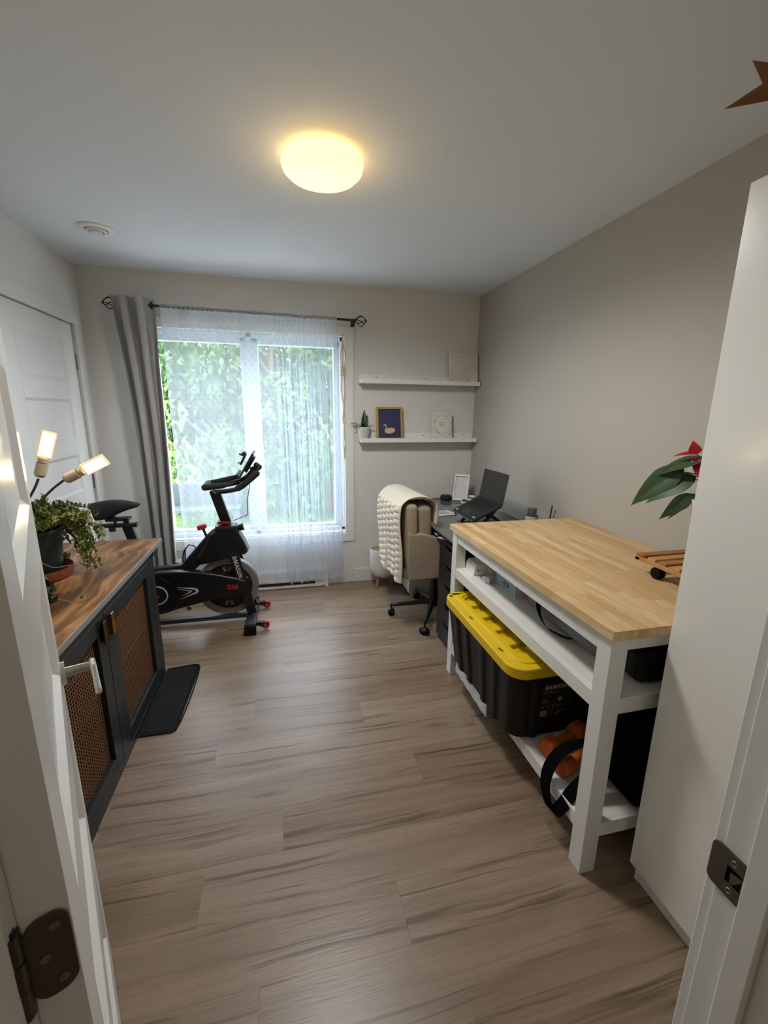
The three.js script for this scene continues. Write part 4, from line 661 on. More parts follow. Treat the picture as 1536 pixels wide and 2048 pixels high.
{ // canvas with diagonal boards, leaning back
  const s = 0.255, c = thing('striped_canvas', 'white square canvas with diagonal bands on the upper ledge', 'wall art', [-0.139, 1.7443, 0.062], undefined, true, 0); c.rotation.x = -0.13;
  part('stretcher', bx(-s / 2, s / 2, 0, s, -0.012, 0.006, 0.001), std('#d5cfc6', 0.7), c);
  const clip = (poly, nx, ny, d) => { const o = []; for (let i = 0; i < poly.length; i++) { const a = poly[i], b = poly[(i + 1) % poly.length], da = a[0] * nx + a[1] * ny - d, db = b[0] * nx + b[1] * ny - d; if (da >= 0) o.push(a); if ((da >= 0) !== (db >= 0)) { const t = da / (da - db); o.push([a[0] + (b[0] - a[0]) * t, a[1] + (b[1] - a[1]) * t]); } } return o; };
  const cuts = [-0.3, -0.078, -0.035, -0.012, 0.03, 0.05, 0.092, 0.3], n = [0.7, -0.714], pc = ['#d9d3c9', '#cfc9bf', '#d8d2c8', '#c9c3b9', '#dad4ca', '#cec8be', '#d6d0c6'];
  for (let i = 0; i < 7; i++) { let p = [[-s / 2, 0.001], [s / 2, 0.001], [s / 2, s - 0.001], [-s / 2, s - 0.001]]; const off = (v) => v + (0 * n[0] + s / 2 * n[1]); p = clip(p, n[0], n[1], off(cuts[i]) + 0.0016); p = clip(p, -n[0], -n[1], -off(cuts[i + 1]) + 0.0016); if (p.length > 2) part('board', ext(p, 0.006, 0.012, 0.0008), std(pc[i], 0.7), c); }
}
{
  const w = 0.226, h = 0.272, f = thing('framed_picture', 'gold-framed picture of a pale swan on dark blue on the lower ledge', 'picture', [-0.783, 1.275, 0.088], undefined, true, 0); f.rotation.x = -0.17;
  const fr = rrect(w, h, 0.003); fr.holes.push(rrect(w - 0.034, h - 0.034, 0.001));
  part('frame', new THREE.ExtrudeGeometry(fr, { depth: 0.016, bevelEnabled: true, bevelThickness: 0.002, bevelSize: 0.002, bevelOffset: -0.002, bevelSegments: 2 }).translate(0, h / 2, -0.012), std('#b58f45', 0.4, { metalness: 0.3 }), f);
  const art = canvasTex(384, 480, (x) => { x.fillStyle = '#272c4e'; x.fillRect(0, 0, 384, 480); x.lineCap = 'round'; x.lineJoin = 'round'; x.fillStyle = '#bf9480'; x.beginPath(); x.moveTo(120, 392); x.quadraticCurveTo(96, 350, 128, 330); x.quadraticCurveTo(210, 290, 268, 318); x.quadraticCurveTo(300, 340, 282, 366); x.quadraticCurveTo(250, 408, 160, 404); x.closePath(); x.fill(); x.strokeStyle = '#d9bda4'; x.lineWidth = 13; x.beginPath(); x.moveTo(126, 372); x.bezierCurveTo(104, 340, 150, 300, 134, 270); x.bezierCurveTo(124, 248, 98, 252, 96, 274); x.stroke(); x.strokeStyle = '#e2cbb6'; x.lineWidth = 5; for (const [a, b, c, d] of [[150, 384, 262, 330], [160, 396, 276, 352], [148, 366, 236, 318], [180, 402, 270, 374]]) { x.beginPath(); x.moveTo(a, b); x.quadraticCurveTo((a + c) / 2, (b + d) / 2 - 22, c, d); x.stroke(); } x.fillStyle = '#b0603c'; x.beginPath(); x.moveTo(90, 276); x.lineTo(76, 298); x.lineTo(102, 282); x.fill(); });
  part('print', new THREE.PlaneGeometry(w - 0.032, h - 0.032).translate(0, h / 2, -0.006), std('#ffffff', 0.45, { map: art }), f); part('backing', bx(-w / 2 + 0.004, w / 2 - 0.004, 0.004, h - 0.004, -0.014, -0.008, 0.001), std('#5d4a35', 0.8), f);
}
{
  const w = 0.176, h = 0.232, b = thing('book', 'white book with a leafy border cover on the lower ledge', 'book', [-0.325, 1.2748, 0.09], undefined, true, 0); b.rotation.x = -0.15;
  const cov = canvasTex(352, 464, (x) => { x.fillStyle = '#d6d1c6'; x.fillRect(0, 0, 352, 464); let s = 7; const r = () => { s = (s * 16807) % 2147483647; return s / 2147483647; }; const leafAt = (a, c, k, ro, col) => { x.save(); x.translate(a, c); x.rotate(ro); x.fillStyle = col; x.beginPath(); x.moveTo(-k, 0); x.quadraticCurveTo(0, -k * 0.6, k, 0); x.quadraticCurveTo(0, k * 0.6, -k, 0); x.fill(); x.restore(); };
    for (let i = 0; i < 230; i++) { const A = r() * 352, B = r() * 464, e = Math.hypot((A - 176) / 112, (B - 205) / 140); if (e > 1.02 && A > 12 && A < 340 && B > 12 && B < 452) leafAt(A, B, 6 + r() * 9, r() * 6.3, ['#55564f', '#75766d', '#3f403b', '#8d8a80'][Math.floor(r() * 4)]); }
    for (let i = 0; i < 14; i++) { const a = r() * 6.28; x.fillStyle = '#6d6a63'; x.beginPath(); x.arc(176 + Math.cos(a) * 132, 205 + Math.sin(a) * 160, 7, 0, 7); x.fill(); }
    x.fillStyle = '#7a776e'; x.fillRect(118, 168, 116, 8); x.fillRect(134, 196, 84, 8); x.fillRect(126, 224, 100, 5); });
  part('pages', bx(-w / 2 + 0.002, w / 2 - 0.003, 0.002, h - 0.002, -0.012, 0.008, 0.001), std('#e3ddd0', 0.8), b);
  part('cover', flat([bx(-w / 2, w / 2, 0, h, 0.008, 0.0102, 0.0005), bx(-w / 2, w / 2, 0, h, -0.0142, -0.012, 0.0005), bx(-w / 2, -w / 2 + 0.002, 0, h, -0.013, 0.009, 0.0005)]), std('#d6d1c6', 0.55), b);
  part('cover_print', new THREE.PlaneGeometry(w - 0.001, h - 0.001).translate(0, h / 2, 0.0107), std('#ffffff', 0.55, { map: cov }), b);
}
// a broad leaf: length L along +y bending over, width W
function leafGeo(L, W, bend, tip = 0.6, heart = 0) {
  return sheet((u, v) => { const s = Math.sin(Math.PI * Math.pow(v * 0.97 + 0.015, tip)), w = W * 0.5 * s * (1 + heart * Math.exp(-Math.pow((v - 0.12) / 0.1, 2))), a = (u - 0.5) * 2, th = bend * v; const y = bend ? Math.sin(th) / bend * L : v * L, z = bend ? (1 - Math.cos(th)) / bend * L : 0; return [a * w, y - heart * 0.05 * L * Math.abs(a) * Math.exp(-v * 12), -z + Math.abs(a) * w * 0.28]; }, 8, 14);
}
{
  const cx = -1.0, cz = 0.062, y0 = 1.2725, p = thing('orchid', 'small orchid without flowers in a pale pot on the left end of the lower ledge', 'plant', [cx, y0, cz]);
  part('pot', lathe([[0, 0], [0.038, 0], [0.042, 0.01], [0.052, 0.085], [0.053, 0.108], [0.049, 0.108], [0.047, 0.09], [0, 0.088]]).translate(cx, y0, cz), std('#b9b8b2', 0.6), p);
  part('bark_mix', lathe([[0, 0.1], [0.03, 0.099], [0.047, 0.093]], 20).translate(cx, y0, cz), std('#5b4634', 0.95), p);
  const lm = phys('#2f4a2c', 0.35, { side: THREE.DoubleSide });
  for (const [ry, rx, L, W, b] of [[-0.15, -0.02, 0.15, 0.05, 0.2], [0.5, 0.0, 0.12, 0.056, 0.3], [-0.7, -0.35, 0.12, 0.05, 0.3], [1.35, -1.05, 0.13, 0.04, 0.5], [1.9, -1.2, 0.11, 0.03, 0.6], [-1.6, -1.15, 0.09, 0.03, 0.7], [2.6, -0.9, 0.1, 0.034, 0.5]]) part('leaf', leafGeo(L, W, b).applyMatrix4(new THREE.Matrix4().makeRotationFromEuler(new THREE.Euler(rx, ry, 0, 'YXZ'))).translate(cx + 0.002, y0 + 0.1, cz), lm, p);
  for (const q of [[[-1.03, 1.385, 0.07], [-1.08, 1.412, 0.085], [-1.115, 1.41, 0.09]], [[-1.03, 1.38, 0.075], [-1.07, 1.392, 0.1], [-1.11, 1.385, 0.1]], [[-1.025, 1.38, 0.08], [-1.06, 1.37, 0.11], [-1.085, 1.36, 0.12]], [[-0.975, 1.38, 0.07], [-0.945, 1.395, 0.08], [-0.915, 1.385, 0.085]]]) part('aerial_root', tube(q, 0.0025, 16, 6), std('#8b9078', 0.7), p);
}

// ---------------------------------------------------------------- exercise bike
{
  const Z = 0.57, t = thing('exercise_bike', 'black indoor exercise bike with a heavy grey flywheel in front of the window', 'exercise bike', [-2.2, 0, Z]);
  const fr = std('#141416', 0.42), sh = std('#121214', 0.36), soft = std('#151517', 0.75), grip = std('#17171a', 0.8);
  // seat, rail and post
  const seat = sheet((u, v) => { // u round the section, v from tail to nose
    const x = -2.885 + v * 0.295, w = 0.112 * Math.pow(Math.max(0, Math.sin(Math.PI * Math.min(1, 0.12 + v * 0.5))), 1.2) * (1 - 0.78 * Math.pow(Math.max(0, (v - 0.25) / 0.75), 0.8)) * Math.min(1, Math.sqrt(v * 9)) * Math.min(1, Math.sqrt((1 - v) * 14)) + 0.001;
    const top = 0.908 + 0.02 * Math.sin(v * 3.1) - 0.012 * v * v, th = (v < 0.4 ? 0.118 : 0.118 - 0.1 * Math.pow((v - 0.4) / 0.6, 0.85)) * Math.min(1, Math.sqrt(v * 12)) * Math.min(1, Math.sqrt((1 - v) * 16)) + 0.001, a = u * Math.PI * 2, c = Math.cos(a), s = Math.sin(a);
    return [x, top - th / 2 + Math.sign(s) * Math.pow(Math.abs(s), 0.7) * th / 2, Z + Math.sign(c) * Math.pow(Math.abs(c), 0.8) * w]; }, 40, 44);
  const sp = part('seat', seat, soft, t);
  part('seat_underside', flat([bx(-2.80, -2.66, 0.79, 0.81, Z - 0.035, Z + 0.035, 0.006), rod([-2.76, 0.80, Z - 0.03], [-2.76, 0.768, Z - 0.02], 0.009), rod([-2.69, 0.80, Z], [-2.685, 0.765, Z], 0.018)]), fr, sp);
  part('seat_rail', flat([bx(-2.862, -2.635, 0.746, 0.768, Z - 0.022, Z + 0.022, 0.004), bx(-2.645, -2.62, 0.744, 0.77, Z - 0.024, Z + 0.024, 0.004)]), fr, t);
  part('adjuster_knob', cyl(0.021, 0.021, 0.024, [-2.775, 0.731, Z], [0, 0, 0], 12), M.black, t);
  part('seat_post', beam([-2.685, 0.752, Z], [-2.595, 0.40, Z], 0.06, 0.036, 0.006), fr, t);
  part('seat_strap', tube([[-2.885, 0.86, Z + 0.05], [-2.887, 0.80, Z + 0.055], [-2.87, 0.70, Z + 0.06], [-2.865, 0.62, Z + 0.055]], 0.003, 24, 6), M.black, t);
  // main frame
  part('main_frame', flat([ext([[-2.78, 0.44], [-2.56, 0.448], [-2.372, 0.465], [-2.19, 0.672], [-2.15, 0.705], [-2.13, 0.60], [-2.20, 0.50], [-2.335, 0.385], [-2.56, 0.36], [-2.78, 0.36]], Z - 0.032, Z + 0.032, 0.012), beam([-2.72, 0.40, Z], [-2.79, 0.06, Z], 0.07, 0.05, 0.008)]), fr, t);
  part('head_shroud', ext([[-2.137, 0.732], [-2.003, 0.732], [-1.99, 0.70], [-1.955, 0.625], [-1.926, 0.547], [-1.945, 0.524], [-1.99, 0.512], [-2.09, 0.498], [-2.19, 0.472], [-2.243, 0.462], [-2.268, 0.515], [-2.215, 0.60], [-2.175, 0.675], [-2.14, 0.70]], Z - 0.062, Z + 0.062, 0.02), sh, t);
  part('collar', rbox(0.086, 0.018, 0.062, [-2.078, 0.748, Z], [0, 0, -0.05], 0.004), M.red, t, 'red collar');
  part('handlebar_post', beam([-2.128, 0.975, Z], [-2.063, 0.735, Z], 0.066, 0.042, 0.006), fr, t);
  const pt = part('tension_knob', flat([cyl(0.0085, 0.0085, 0.09, [-2.206, 0.665, Z], [0, 0, 0.32]), cyl(0.03, 0.024, 0.05, [-2.185, 0.63, Z], [0, 0, 0.32], 16)]), fr, t);
  part('knob_cap', tf(flat([rbox(0.062, 0.032, 0.045, [0, 0, 0], [0, 0, 0.25], 0.01, 4)]), [-2.226, 0.72, Z]), M.red, pt, 'red lever cap');
  part('lock_knob', flat([rod([-2.02, 0.695, Z], [-1.985, 0.703, Z], 0.008), cyl(0.02, 0.027, 0.034, [-1.972, 0.706, Z], [0, 0, -1.4], 14)]), M.black, t);
  // handlebar: twin loops with raised ends, forearm rest behind
  for (const s of [-1, 1]) {
    const b = part('handlebar', tube([[-2.115, 0.985, Z + s * 0.012], [-2.11, 0.985, Z + s * 0.09], [-2.08, 0.99, Z + s * 0.155], [-2.02, 0.997, Z + s * 0.18], [-1.955, 1.012, Z + s * 0.18], [-1.90, 1.05, Z + s * 0.18], [-1.84, 1.10, Z + s * 0.175]], 0.0155, 60, 14), fr, t);
    part('grip', flat([tube([[-1.965, 1.008, Z + s * 0.18], [-1.93, 1.027, Z + s * 0.18], [-1.885, 1.063, Z + s * 0.18], [-1.836, 1.104, Z + s * 0.175]], 0.0195, 26, 14), tf(new THREE.SphereGeometry(0.0195, 14, 10), [-1.836, 1.104, Z + s * 0.175])]), grip, b);
  }
  part('forearm_rest', flat([rod([-2.175, 1.005, Z + 0.075], [-2.175, 1.005, Z - 0.11], 0.021, 0.021, 18), rod([-2.175, 1.005, Z + 0.075], [-2.05, 1.016, Z + 0.075], 0.021, 0.019, 18), rod([-2.175, 1.005, Z - 0.11], [-1.98, 1.045, Z - 0.11], 0.018, 0.017, 18), tf(new THREE.SphereGeometry(0.021, 14, 10), [-2.175, 1.005, Z + 0.075]), rod([-2.05, 1.014, Z + 0.075], [-1.95, 1.03, Z + 0.06], 0.012, 0.012, 12)]), grip, t);
  // tablet holder
  const th = part('tablet_tray', flat([tf(new RoundedBoxGeometry(0.19, 0.011, 0.24, 3, 0.004), [-1.905, 1.145, Z], [0, 0, 1.03]), tf(new RoundedBoxGeometry(0.12, 0.022, 0.09, 3, 0.006), [-1.885, 1.148, Z], [0, 0, 1.03]), rbox(0.018, 0.034, 0.24, [-1.962, 1.078, Z], [0, 0, 0.6], 0.004)]), M.black, t);
  part('tray_edge', tf(new RoundedBoxGeometry(0.2, 0.003, 0.235, 2, 0.001), [-1.911, 1.15, Z], [0, 0, 1.03]), M.silverPaint, th, 'pale tray surface');
  part('phone_clip', flat([tf(new RoundedBoxGeometry(0.085, 0.014, 0.07, 3, 0.005), [-1.925, 1.185, Z + 0.02], [0, 0, 1.1]), cyl(0.012, 0.012, 0.08, [-1.918, 1.222, Z + 0.02], [Math.PI / 2, 0, 0]), cyl(0.007, 0.007, 0.03, [-1.937, 1.213, Z + 0.02], [0, 0, 1.2]), rbox(0.028, 0.006, 0.05, [-1.95, 1.16, Z + 0.02], [0, 0, 0.1])]), M.black, th);
  part('tray_knob', flat([rod([-1.89, 1.115, Z], [-1.85, 1.13, Z], 0.007), tf(new THREE.SphereGeometry(0.02, 16, 12), [-1.842, 1.142, Z + 0.03]), tf(new THREE.SphereGeometry(0.016, 16, 12), [-1.848, 1.112, Z + 0.02]), rod([-1.9, 1.07, Z], [-1.86, 1.12, Z], 0.014)]), M.black, th);
  part('sensor_cable', tube([[-1.885, 1.05, Z + 0.1], [-1.895, 0.99, Z + 0.08], [-1.915, 0.9, Z + 0.05], [-1.918, 0.81, Z + 0.03], [-1.921, 0.80, Z + 0.03], [-1.95, 0.785, Z + 0.02], [-2.02, 0.757, Z + 0.01]], 0.0028, 60, 6), M.black, t);
  // flywheel
  const fx = -2.083, fy = 0.2815, R = 0.2115;
  const fw = part('flywheel', tf(lathe([[0.163, -0.02], [0.166, -0.0265], [0.172, -0.028], [0.203, -0.028], [0.2095, -0.025], [R, -0.02], [R, 0.02], [0.2095, 0.025], [0.203, 0.028], [0.172, 0.028], [0.166, 0.0265], [0.163, 0.02], [0.163, -0.02]], 96), [fx, fy, Z], [Math.PI / 2, 0, 0]), std('#86807a', 0.42, { metalness: 0.35 }), t, 'grey painted metal rim');
  part('flywheel_disc', tf(lathe([[0, -0.012], [0.166, -0.012], [0.166, 0.012], [0, 0.012]], 72), [fx, fy, Z], [Math.PI / 2, 0, 0]), std('#181416', 0.4), fw);
  const sl = []; for (let k = 0; k < 6; k++) for (const o of [-0.09, -0.045, 0.045, 0.09]) { const a = k * Math.PI / 3 + Math.PI / 6 + Math.PI / 3 + o * 1.3, r0 = 0.105 + Math.abs(o) * 0.1, r1 = 0.15; sl.push(tf(new THREE.BoxGeometry(r1 - r0, 0.0035, 0.001), [fx + Math.cos(a + o * 0.6) * (r0 + r1) / 2, fy + Math.sin(a + o * 0.6) * (r0 + r1) / 2, Z + 0.0125], [0, 0, a + o * 1.9])); }
  part('spoke_mark', flat(sl), std('#c9c9c9', 0.5), fw);
  // fork blades with lettering, feet and wheels
  for (const s of [-1, 1]) {
    const f = part('fork_blade', flat([beam([-2.028, 0.545, Z + s * 0.062], [-1.925, 0.075, Z + s * 0.062], 0.064, 0.024, 0.005)]), fr, t);
    if (s > 0) part('lettering', tf(text('DMASUN', 0.028, 0.0012), [-2.0045, 0.438, Z + 0.0745], [0, 0, Math.atan2(-0.47, 0.103)]), std('#c6c6c6', 0.5), f, 'white maker lettering down the fork');
  }
  part('base_rail', beam([-1.93, 0.045, Z], [-2.80, 0.045, Z], 0.03, 0.05, 0.004), std('#2d3238', 0.45), t);
  for (const [x, z0, z1] of [[-1.932, 0.32, 0.82], [-2.80, 0.32, 0.82]]) {
    const f = part('stabiliser_foot', bx(x - 0.036, x + 0.036, 0.012, 0.066, z0, z1, 0.008), std('#2b2d33', 0.5), t);
    for (const z of [z0, z1]) part('foot_cap', bx(x - 0.039, x + 0.039, 0.0, 0.07, z - (z > Z ? 0.035 : 0.003), z + (z > Z ? 0.003 : 0.035), 0.006), M.rubber, f);
  }
  for (const z of [0.40, 0.74]) {
    const b = part('wheel_bracket', flat([bx(-1.905, -1.865, 0.035, 0.06, z - 0.014, z + 0.014, 0.003), bx(-1.875, -1.84, 0.028, 0.062, z - 0.017, z + 0.017, 0.003)]), M.black, t);
    part('transport_wheel', tf(lathe([[0.006, -0.012], [0.022, -0.012], [0.0275, -0.008], [0.0275, 0.008], [0.022, 0.012], [0.006, 0.012], [0.006, -0.012]], 28), [-1.832, 0.034, z], [Math.PI / 2, 0, 0]), M.red, b, 'red wheel');
  }
  // chain guard with badge, crank
  const g = part('chain_guard', ext([[-2.52, 0.443], [-2.36, 0.44], [-2.2, 0.418], [-2.06, 0.38], [-1.975, 0.352], [-1.955, 0.33], [-1.955, 0.262], [-1.98, 0.245], [-2.12, 0.232], [-2.235, 0.205], [-2.40, 0.172], [-2.52, 0.142], [-2.62, 0.165], [-2.675, 0.24], [-2.68, 0.33], [-2.63, 0.41]], Z + 0.036, Z + 0.1, 0.014, true), sh, t);
  const gz = Z + 0.1005;
  part('guard_ridge', flat([tube([[-2.56, 0.428, gz - 0.005], [-2.4, 0.424, gz - 0.004], [-2.2, 0.4, gz - 0.004], [-2.02, 0.355, gz - 0.005]], 0.003, 40, 6), tf(new THREE.TorusGeometry(0.115, 0.0028, 6, 40, Math.PI * 0.62), [-2.53, 0.29, gz], [0, 0, -0.1])]), sh, g);
  part('badge', ext([[-2.402, 0.332], [-2.30, 0.322], [-2.272, 0.312], [-2.262, 0.295], [-2.275, 0.28], [-2.30, 0.272], [-2.385, 0.245], [-2.30, 0.282], [-2.282, 0.292], [-2.284, 0.304], [-2.305, 0.311]], gz - 0.001, gz + 0.0016, 0.0004), M.silverPaint, g, 'silver arrow stripe');
  part('badge', ext([[-2.395, 0.318], [-2.325, 0.306], [-2.305, 0.297], [-2.32, 0.287], [-2.37, 0.268], [-2.325, 0.292], [-2.32, 0.297], [-2.33, 0.301]], gz - 0.001, gz + 0.0016, 0.0004), M.silverPaint, g);
  part('emblem_plate', ext([[-2.095, 0.345], [-1.985, 0.335], [-1.985, 0.265], [-2.095, 0.275]], gz - 0.012, gz - 0.0003, 0.002), std('#0c0f10', 0.4), g);
  part('emblem', tf(text('DM', 0.032, 0.0014), [-2.043, 0.305, gz - 0.0004], [0, 0, -0.06]), std('#c0241a', 0.5), g, 'red two-letter emblem');
  const ck = part('crank', flat([tf(lathe([[0.058, -0.004], [0.066, -0.004], [0.068, 0], [0.066, 0.004], [0.058, 0.004], [0.058, -0.004]], 48), [-2.525, 0.284, gz + 0.004], [Math.PI / 2, 0, 0])]), M.silverPaint, t, 'silver ring round the crank');
  part('crank_hub', flat([cyl(0.05, 0.046, 0.012, [-2.525, 0.284, gz + 0.006], [Math.PI / 2, 0, 0]), beam([-2.525, 0.284, gz + 0.02], [-2.64, 0.16, gz + 0.02], 0.03, 0.016, 0.004)]), M.black, ck);
  part('crank_cap', cyl(0.018, 0.018, 0.006, [-2.525, 0.284, gz + 0.03], [Math.PI / 2, 0, 0]), M.red, ck);
  part('crank_arm', beam([-2.525, 0.284, Z - 0.075], [-2.405, 0.41, Z - 0.075], 0.03, 0.016, 0.004), M.black, t);
  for (const [x, y, z, o] of [[-2.40, 0.425, Z - 0.13, 0], [-2.645, 0.15, gz + 0.075, 1]]) {
    const p = part('pedal', flat([rbox(0.1, 0.024, 0.09, [x, y, z], [0, 0, -0.3], 0.006)]), M.black, t);
    part('toe_strap', flat([tube([[x + 0.01, y + 0.01, z - 0.04], [x + 0.02, y + 0.09, z - 0.03], [x + 0.055, y + 0.135, z], [x + 0.025, y + 0.1, z + 0.035], [x + 0.01, y + 0.01, z + 0.042]], 0.005, 36, 7), tube([[x + 0.05, y + 0.0, z - 0.03], [x + 0.085, y + 0.08, z - 0.02], [x + 0.09, y + 0.12, z], [x + 0.055, y + 0.135, z]], 0.004, 28, 7)]), M.black, p);
  }
  part('reflector', rbox(0.036, 0.03, 0.02, [-2.372, 0.098, 0.5], [0, 0, 0.1], 0.008, 4), std('#d0481a', 0.45), t, 'orange reflector low behind the guard');
  part('reflector_stem', flat([rod([-2.372, 0.1, 0.5], [-2.40, 0.2, 0.53], 0.006), rod([-2.40, 0.2, 0.53], [-2.42, 0.37, 0.56], 0.006)]), M.black, t);
}

// ---------------------------------------------------------------- sideboard with cane doors
{
  const xf = -2.385, xb = -2.985, z0 = 1.157, z1 = 2.55, yt = 0.752;
  const t = thing('cane_sideboard', 'dark grey sideboard with woven cane doors and a wooden top on the left wall', 'cabinet', [(xf + xb) / 2, 0, (z0 + z1) / 2]);
  const slab = tex(1024, 512, (u, v) => { const w = (fbm(u * 3, v * 3, 500, 3) - 0.5) * 0.11, s = fbm(u * 4, (v + w) * 48, 501, 4), b = fbm(u * 3, (v + w) * 5, 502, 3), f = fbm(u * 120, v * 200, 503, 2), k = Math.min(1, Math.max(0, 0.5 + (s - 0.5) * 2.2 + (b - 0.5) * 1.6)); let c = mix3([104, 68, 40], [178, 130, 84], k); const d = Math.max(0, fbm(u * 5, (v + w) * 22, 507, 3) - 0.64) * 3; c = mix3(c, [44, 26, 14], Math.min(0.75, d)); const t = (f - 0.5) * 16; return [c[0] + t, c[1] + t, c[2] + t]; });
  const sm = phys('#ffffff', 0.4, { map: slab, clearcoat: 0.08, clearcoatRoughness: 0.3 });
  const g = metricUV(bx(xb - 0.005, xf + 0.012, yt, yt + 0.024, 1.0, z1 + 0.03, 0.003), 'z', 1.0); { const uv = g.attributes.uv; for (let i = 0; i < uv.count; i++) uv.setXY(i, uv.getX(i) * 1.1 + uv.getY(i) * 0.14, uv.getY(i) * 0.9); }
  part('wooden_top', g, sm, t, 'oiled wooden top');
  part('top_edge', bx(xf + 0.012, xf + 0.0145, yt + 0.001, yt + 0.023, 1.001, z1 + 0.029, 0.0005), std('#8c8a86', 0.5), t, 'thin pale front edge');
  const C = M.navyCab;
  part('carcass', flat([bx(xb, xf - 0.024, 0, yt, z0, z0 + 0.02, 0.001), bx(xb, xf - 0.024, 0, yt, z1 - 0.02, z1, 0.001), bx(xb, xf - 0.024, 0.02, 0.04, z0 + 0.02, z1 - 0.02, 0.001), bx(xb, xf - 0.024, yt - 0.02, yt, z0 + 0.02, z1 - 0.02, 0.001), bx(xb, xb + 0.01, 0, yt, z0, z1, 0.001), bx(xb + 0.02, xf - 0.03, 0.38, 0.395, z0 + 0.02, z1 - 0.02, 0.001)]), C, t);
  part('face_frame', flat([bx(xf - 0.022, xf, 0, yt, z0, z0 + 0.07, 0.002), bx(xf - 0.022, xf, 0, yt, z1 - 0.07, z1, 0.002), bx(xf - 0.022, xf, yt - 0.035, yt, z0 + 0.07, z1 - 0.07, 0.002), bx(xf - 0.022, xf, 0, 0.035, z0 + 0.07, z1 - 0.07, 0.002), bx(xf - 0.012, xf + 0.004, 0.715, yt, 1.06, z0 + 0.01, 0.004)]), C, t);
  // cane webbing: square weave with two diagonals, octagonal holes
  const NC = 64, cane = (inv) => tex(NC, NC, (u, v) => { const a = u * 2 - 1, b = v * 2 - 1, r = Math.max(Math.abs(a) * 0.94, Math.abs(b) * 0.94, (Math.abs(a) + Math.abs(b)) * 0.72); const hole = r < 0.6; if (inv) { const q = hole ? 0 : 255; return [q, q, q]; } const th = 0.72 + 0.28 * Math.cos((a + b) * 9) * Math.cos((a - b) * 9); return [182 * th, 132 * th, 88 * th]; }, !inv);
  const cm = std('#d8c8b4', 0.6, { map: cane(false), alphaMap: cane(true), alphaTest: 0.5, side: THREE.DoubleSide });
  for (const [a, b, hs] of [[z0 + 0.072, 1.853, 1], [1.857, z1 - 0.072, -1]]) {
    const d = part('door', flat([bx(xf - 0.02, xf, 0.037, yt - 0.037, a, a + 0.075, 0.002), bx(xf - 0.02, xf, 0.037, yt - 0.037, b - 0.1, b, 0.002), bx(xf - 0.02, xf, yt - 0.1, yt - 0.037, a + 0.075, b - 0.1, 0.002), bx(xf - 0.02, xf, 0.037, 0.105, a + 0.075, b - 0.1, 0.002)]), C, t);
    const w = b - a - 0.15, h = yt - 0.19, pg = new THREE.PlaneGeometry(w, h), uv = pg.attributes.uv; for (let i = 0; i < uv.count; i++) uv.setXY(i, uv.getX(i) * w / 0.0155, uv.getY(i) * h / 0.0155);
    part('cane_panel', tf(pg, [xf - 0.019, 0.098 + h / 2, (a + b) / 2 - 0.012], [0, Math.PI / 2, 0]), cm, d, 'woven brown cane panel');
    const hz = hs > 0 ? b - 0.02 : a + 0.03;
    part('door_pull', flat([bx(xf, xf + 0.02, 0.608, 0.70, hz - 0.004, hz + 0.002, 0.002), bx(xf + 0.012, xf + 0.018, 0.608, 0.70, hz - (hs > 0 ? 0.03 : 0.002), hz + (hs > 0 ? 0.002 : 0.026), 0.0025)]), hs > 0 ? M.brass : std('#5a3c24', 0.4, { metalness: 0.7 }), d, hs > 0 ? 'brass edge pull' : 'dark bronze edge pull');
  }
}
{ // rubber mat
  const m = thing('rubber_mat', 'black studded rubber mat on the floor beside the sideboard', 'mat', [-2.29, 0, 1.4], undefined, true, 0.0);
  const s = shapeOf([[-0.092, 0.29], [0.05, 0.29], [0.068, 0.275], [0.09, -0.26], [0.078, -0.285], [0.06, -0.292], [-0.092, -0.275]]);
  part('base', new THREE.ExtrudeGeometry(s, { depth: 0.003, bevelEnabled: true, bevelThickness: 0.001, bevelSize: 0.001, bevelSegments: 2 }).rotateX(Math.PI / 2).translate(0, 0.0045, 0).applyMatrix4(new THREE.Matrix4().makeScale(1, 1, 1)), M.rubber, m);
  const rim = [[-0.092, 0.286], [0.05, 0.286], [0.065, 0.273], [0.086, -0.26], [0.074, -0.282], [0.06, -0.288], [-0.092, -0.271]].map(([x, y]) => [x, 0.005, y]);
  part('raised_rim', tube(rim, 0.003, 120, 6), M.rubber, m);
  const im = new THREE.InstancedMesh(new THREE.CylinderGeometry(0.0022, 0.0032, 0.003, 7), std('#26272b', 0.6), 16 * 52), q = new THREE.Matrix4(); let n = 0;
  for (let j = 0; j < 52; j++) for (let i = 0; i < 16; i++) { const z = -0.262 + j * 0.0102, x = -0.086 + i * 0.0098 + (j % 2) * 0.002 ; if (x > 0.058 + (0.26 - z) * 0.036) q.makeScale(0.01, 0.01, 0.01); else q.makeTranslation(x, 0.006, z); im.setMatrixAt(n++, q); }
  im.name = 'rubber_stud'; im.userData.kind = 'stuff'; im.receiveShadow = im.castShadow = true; m.add(im);
}
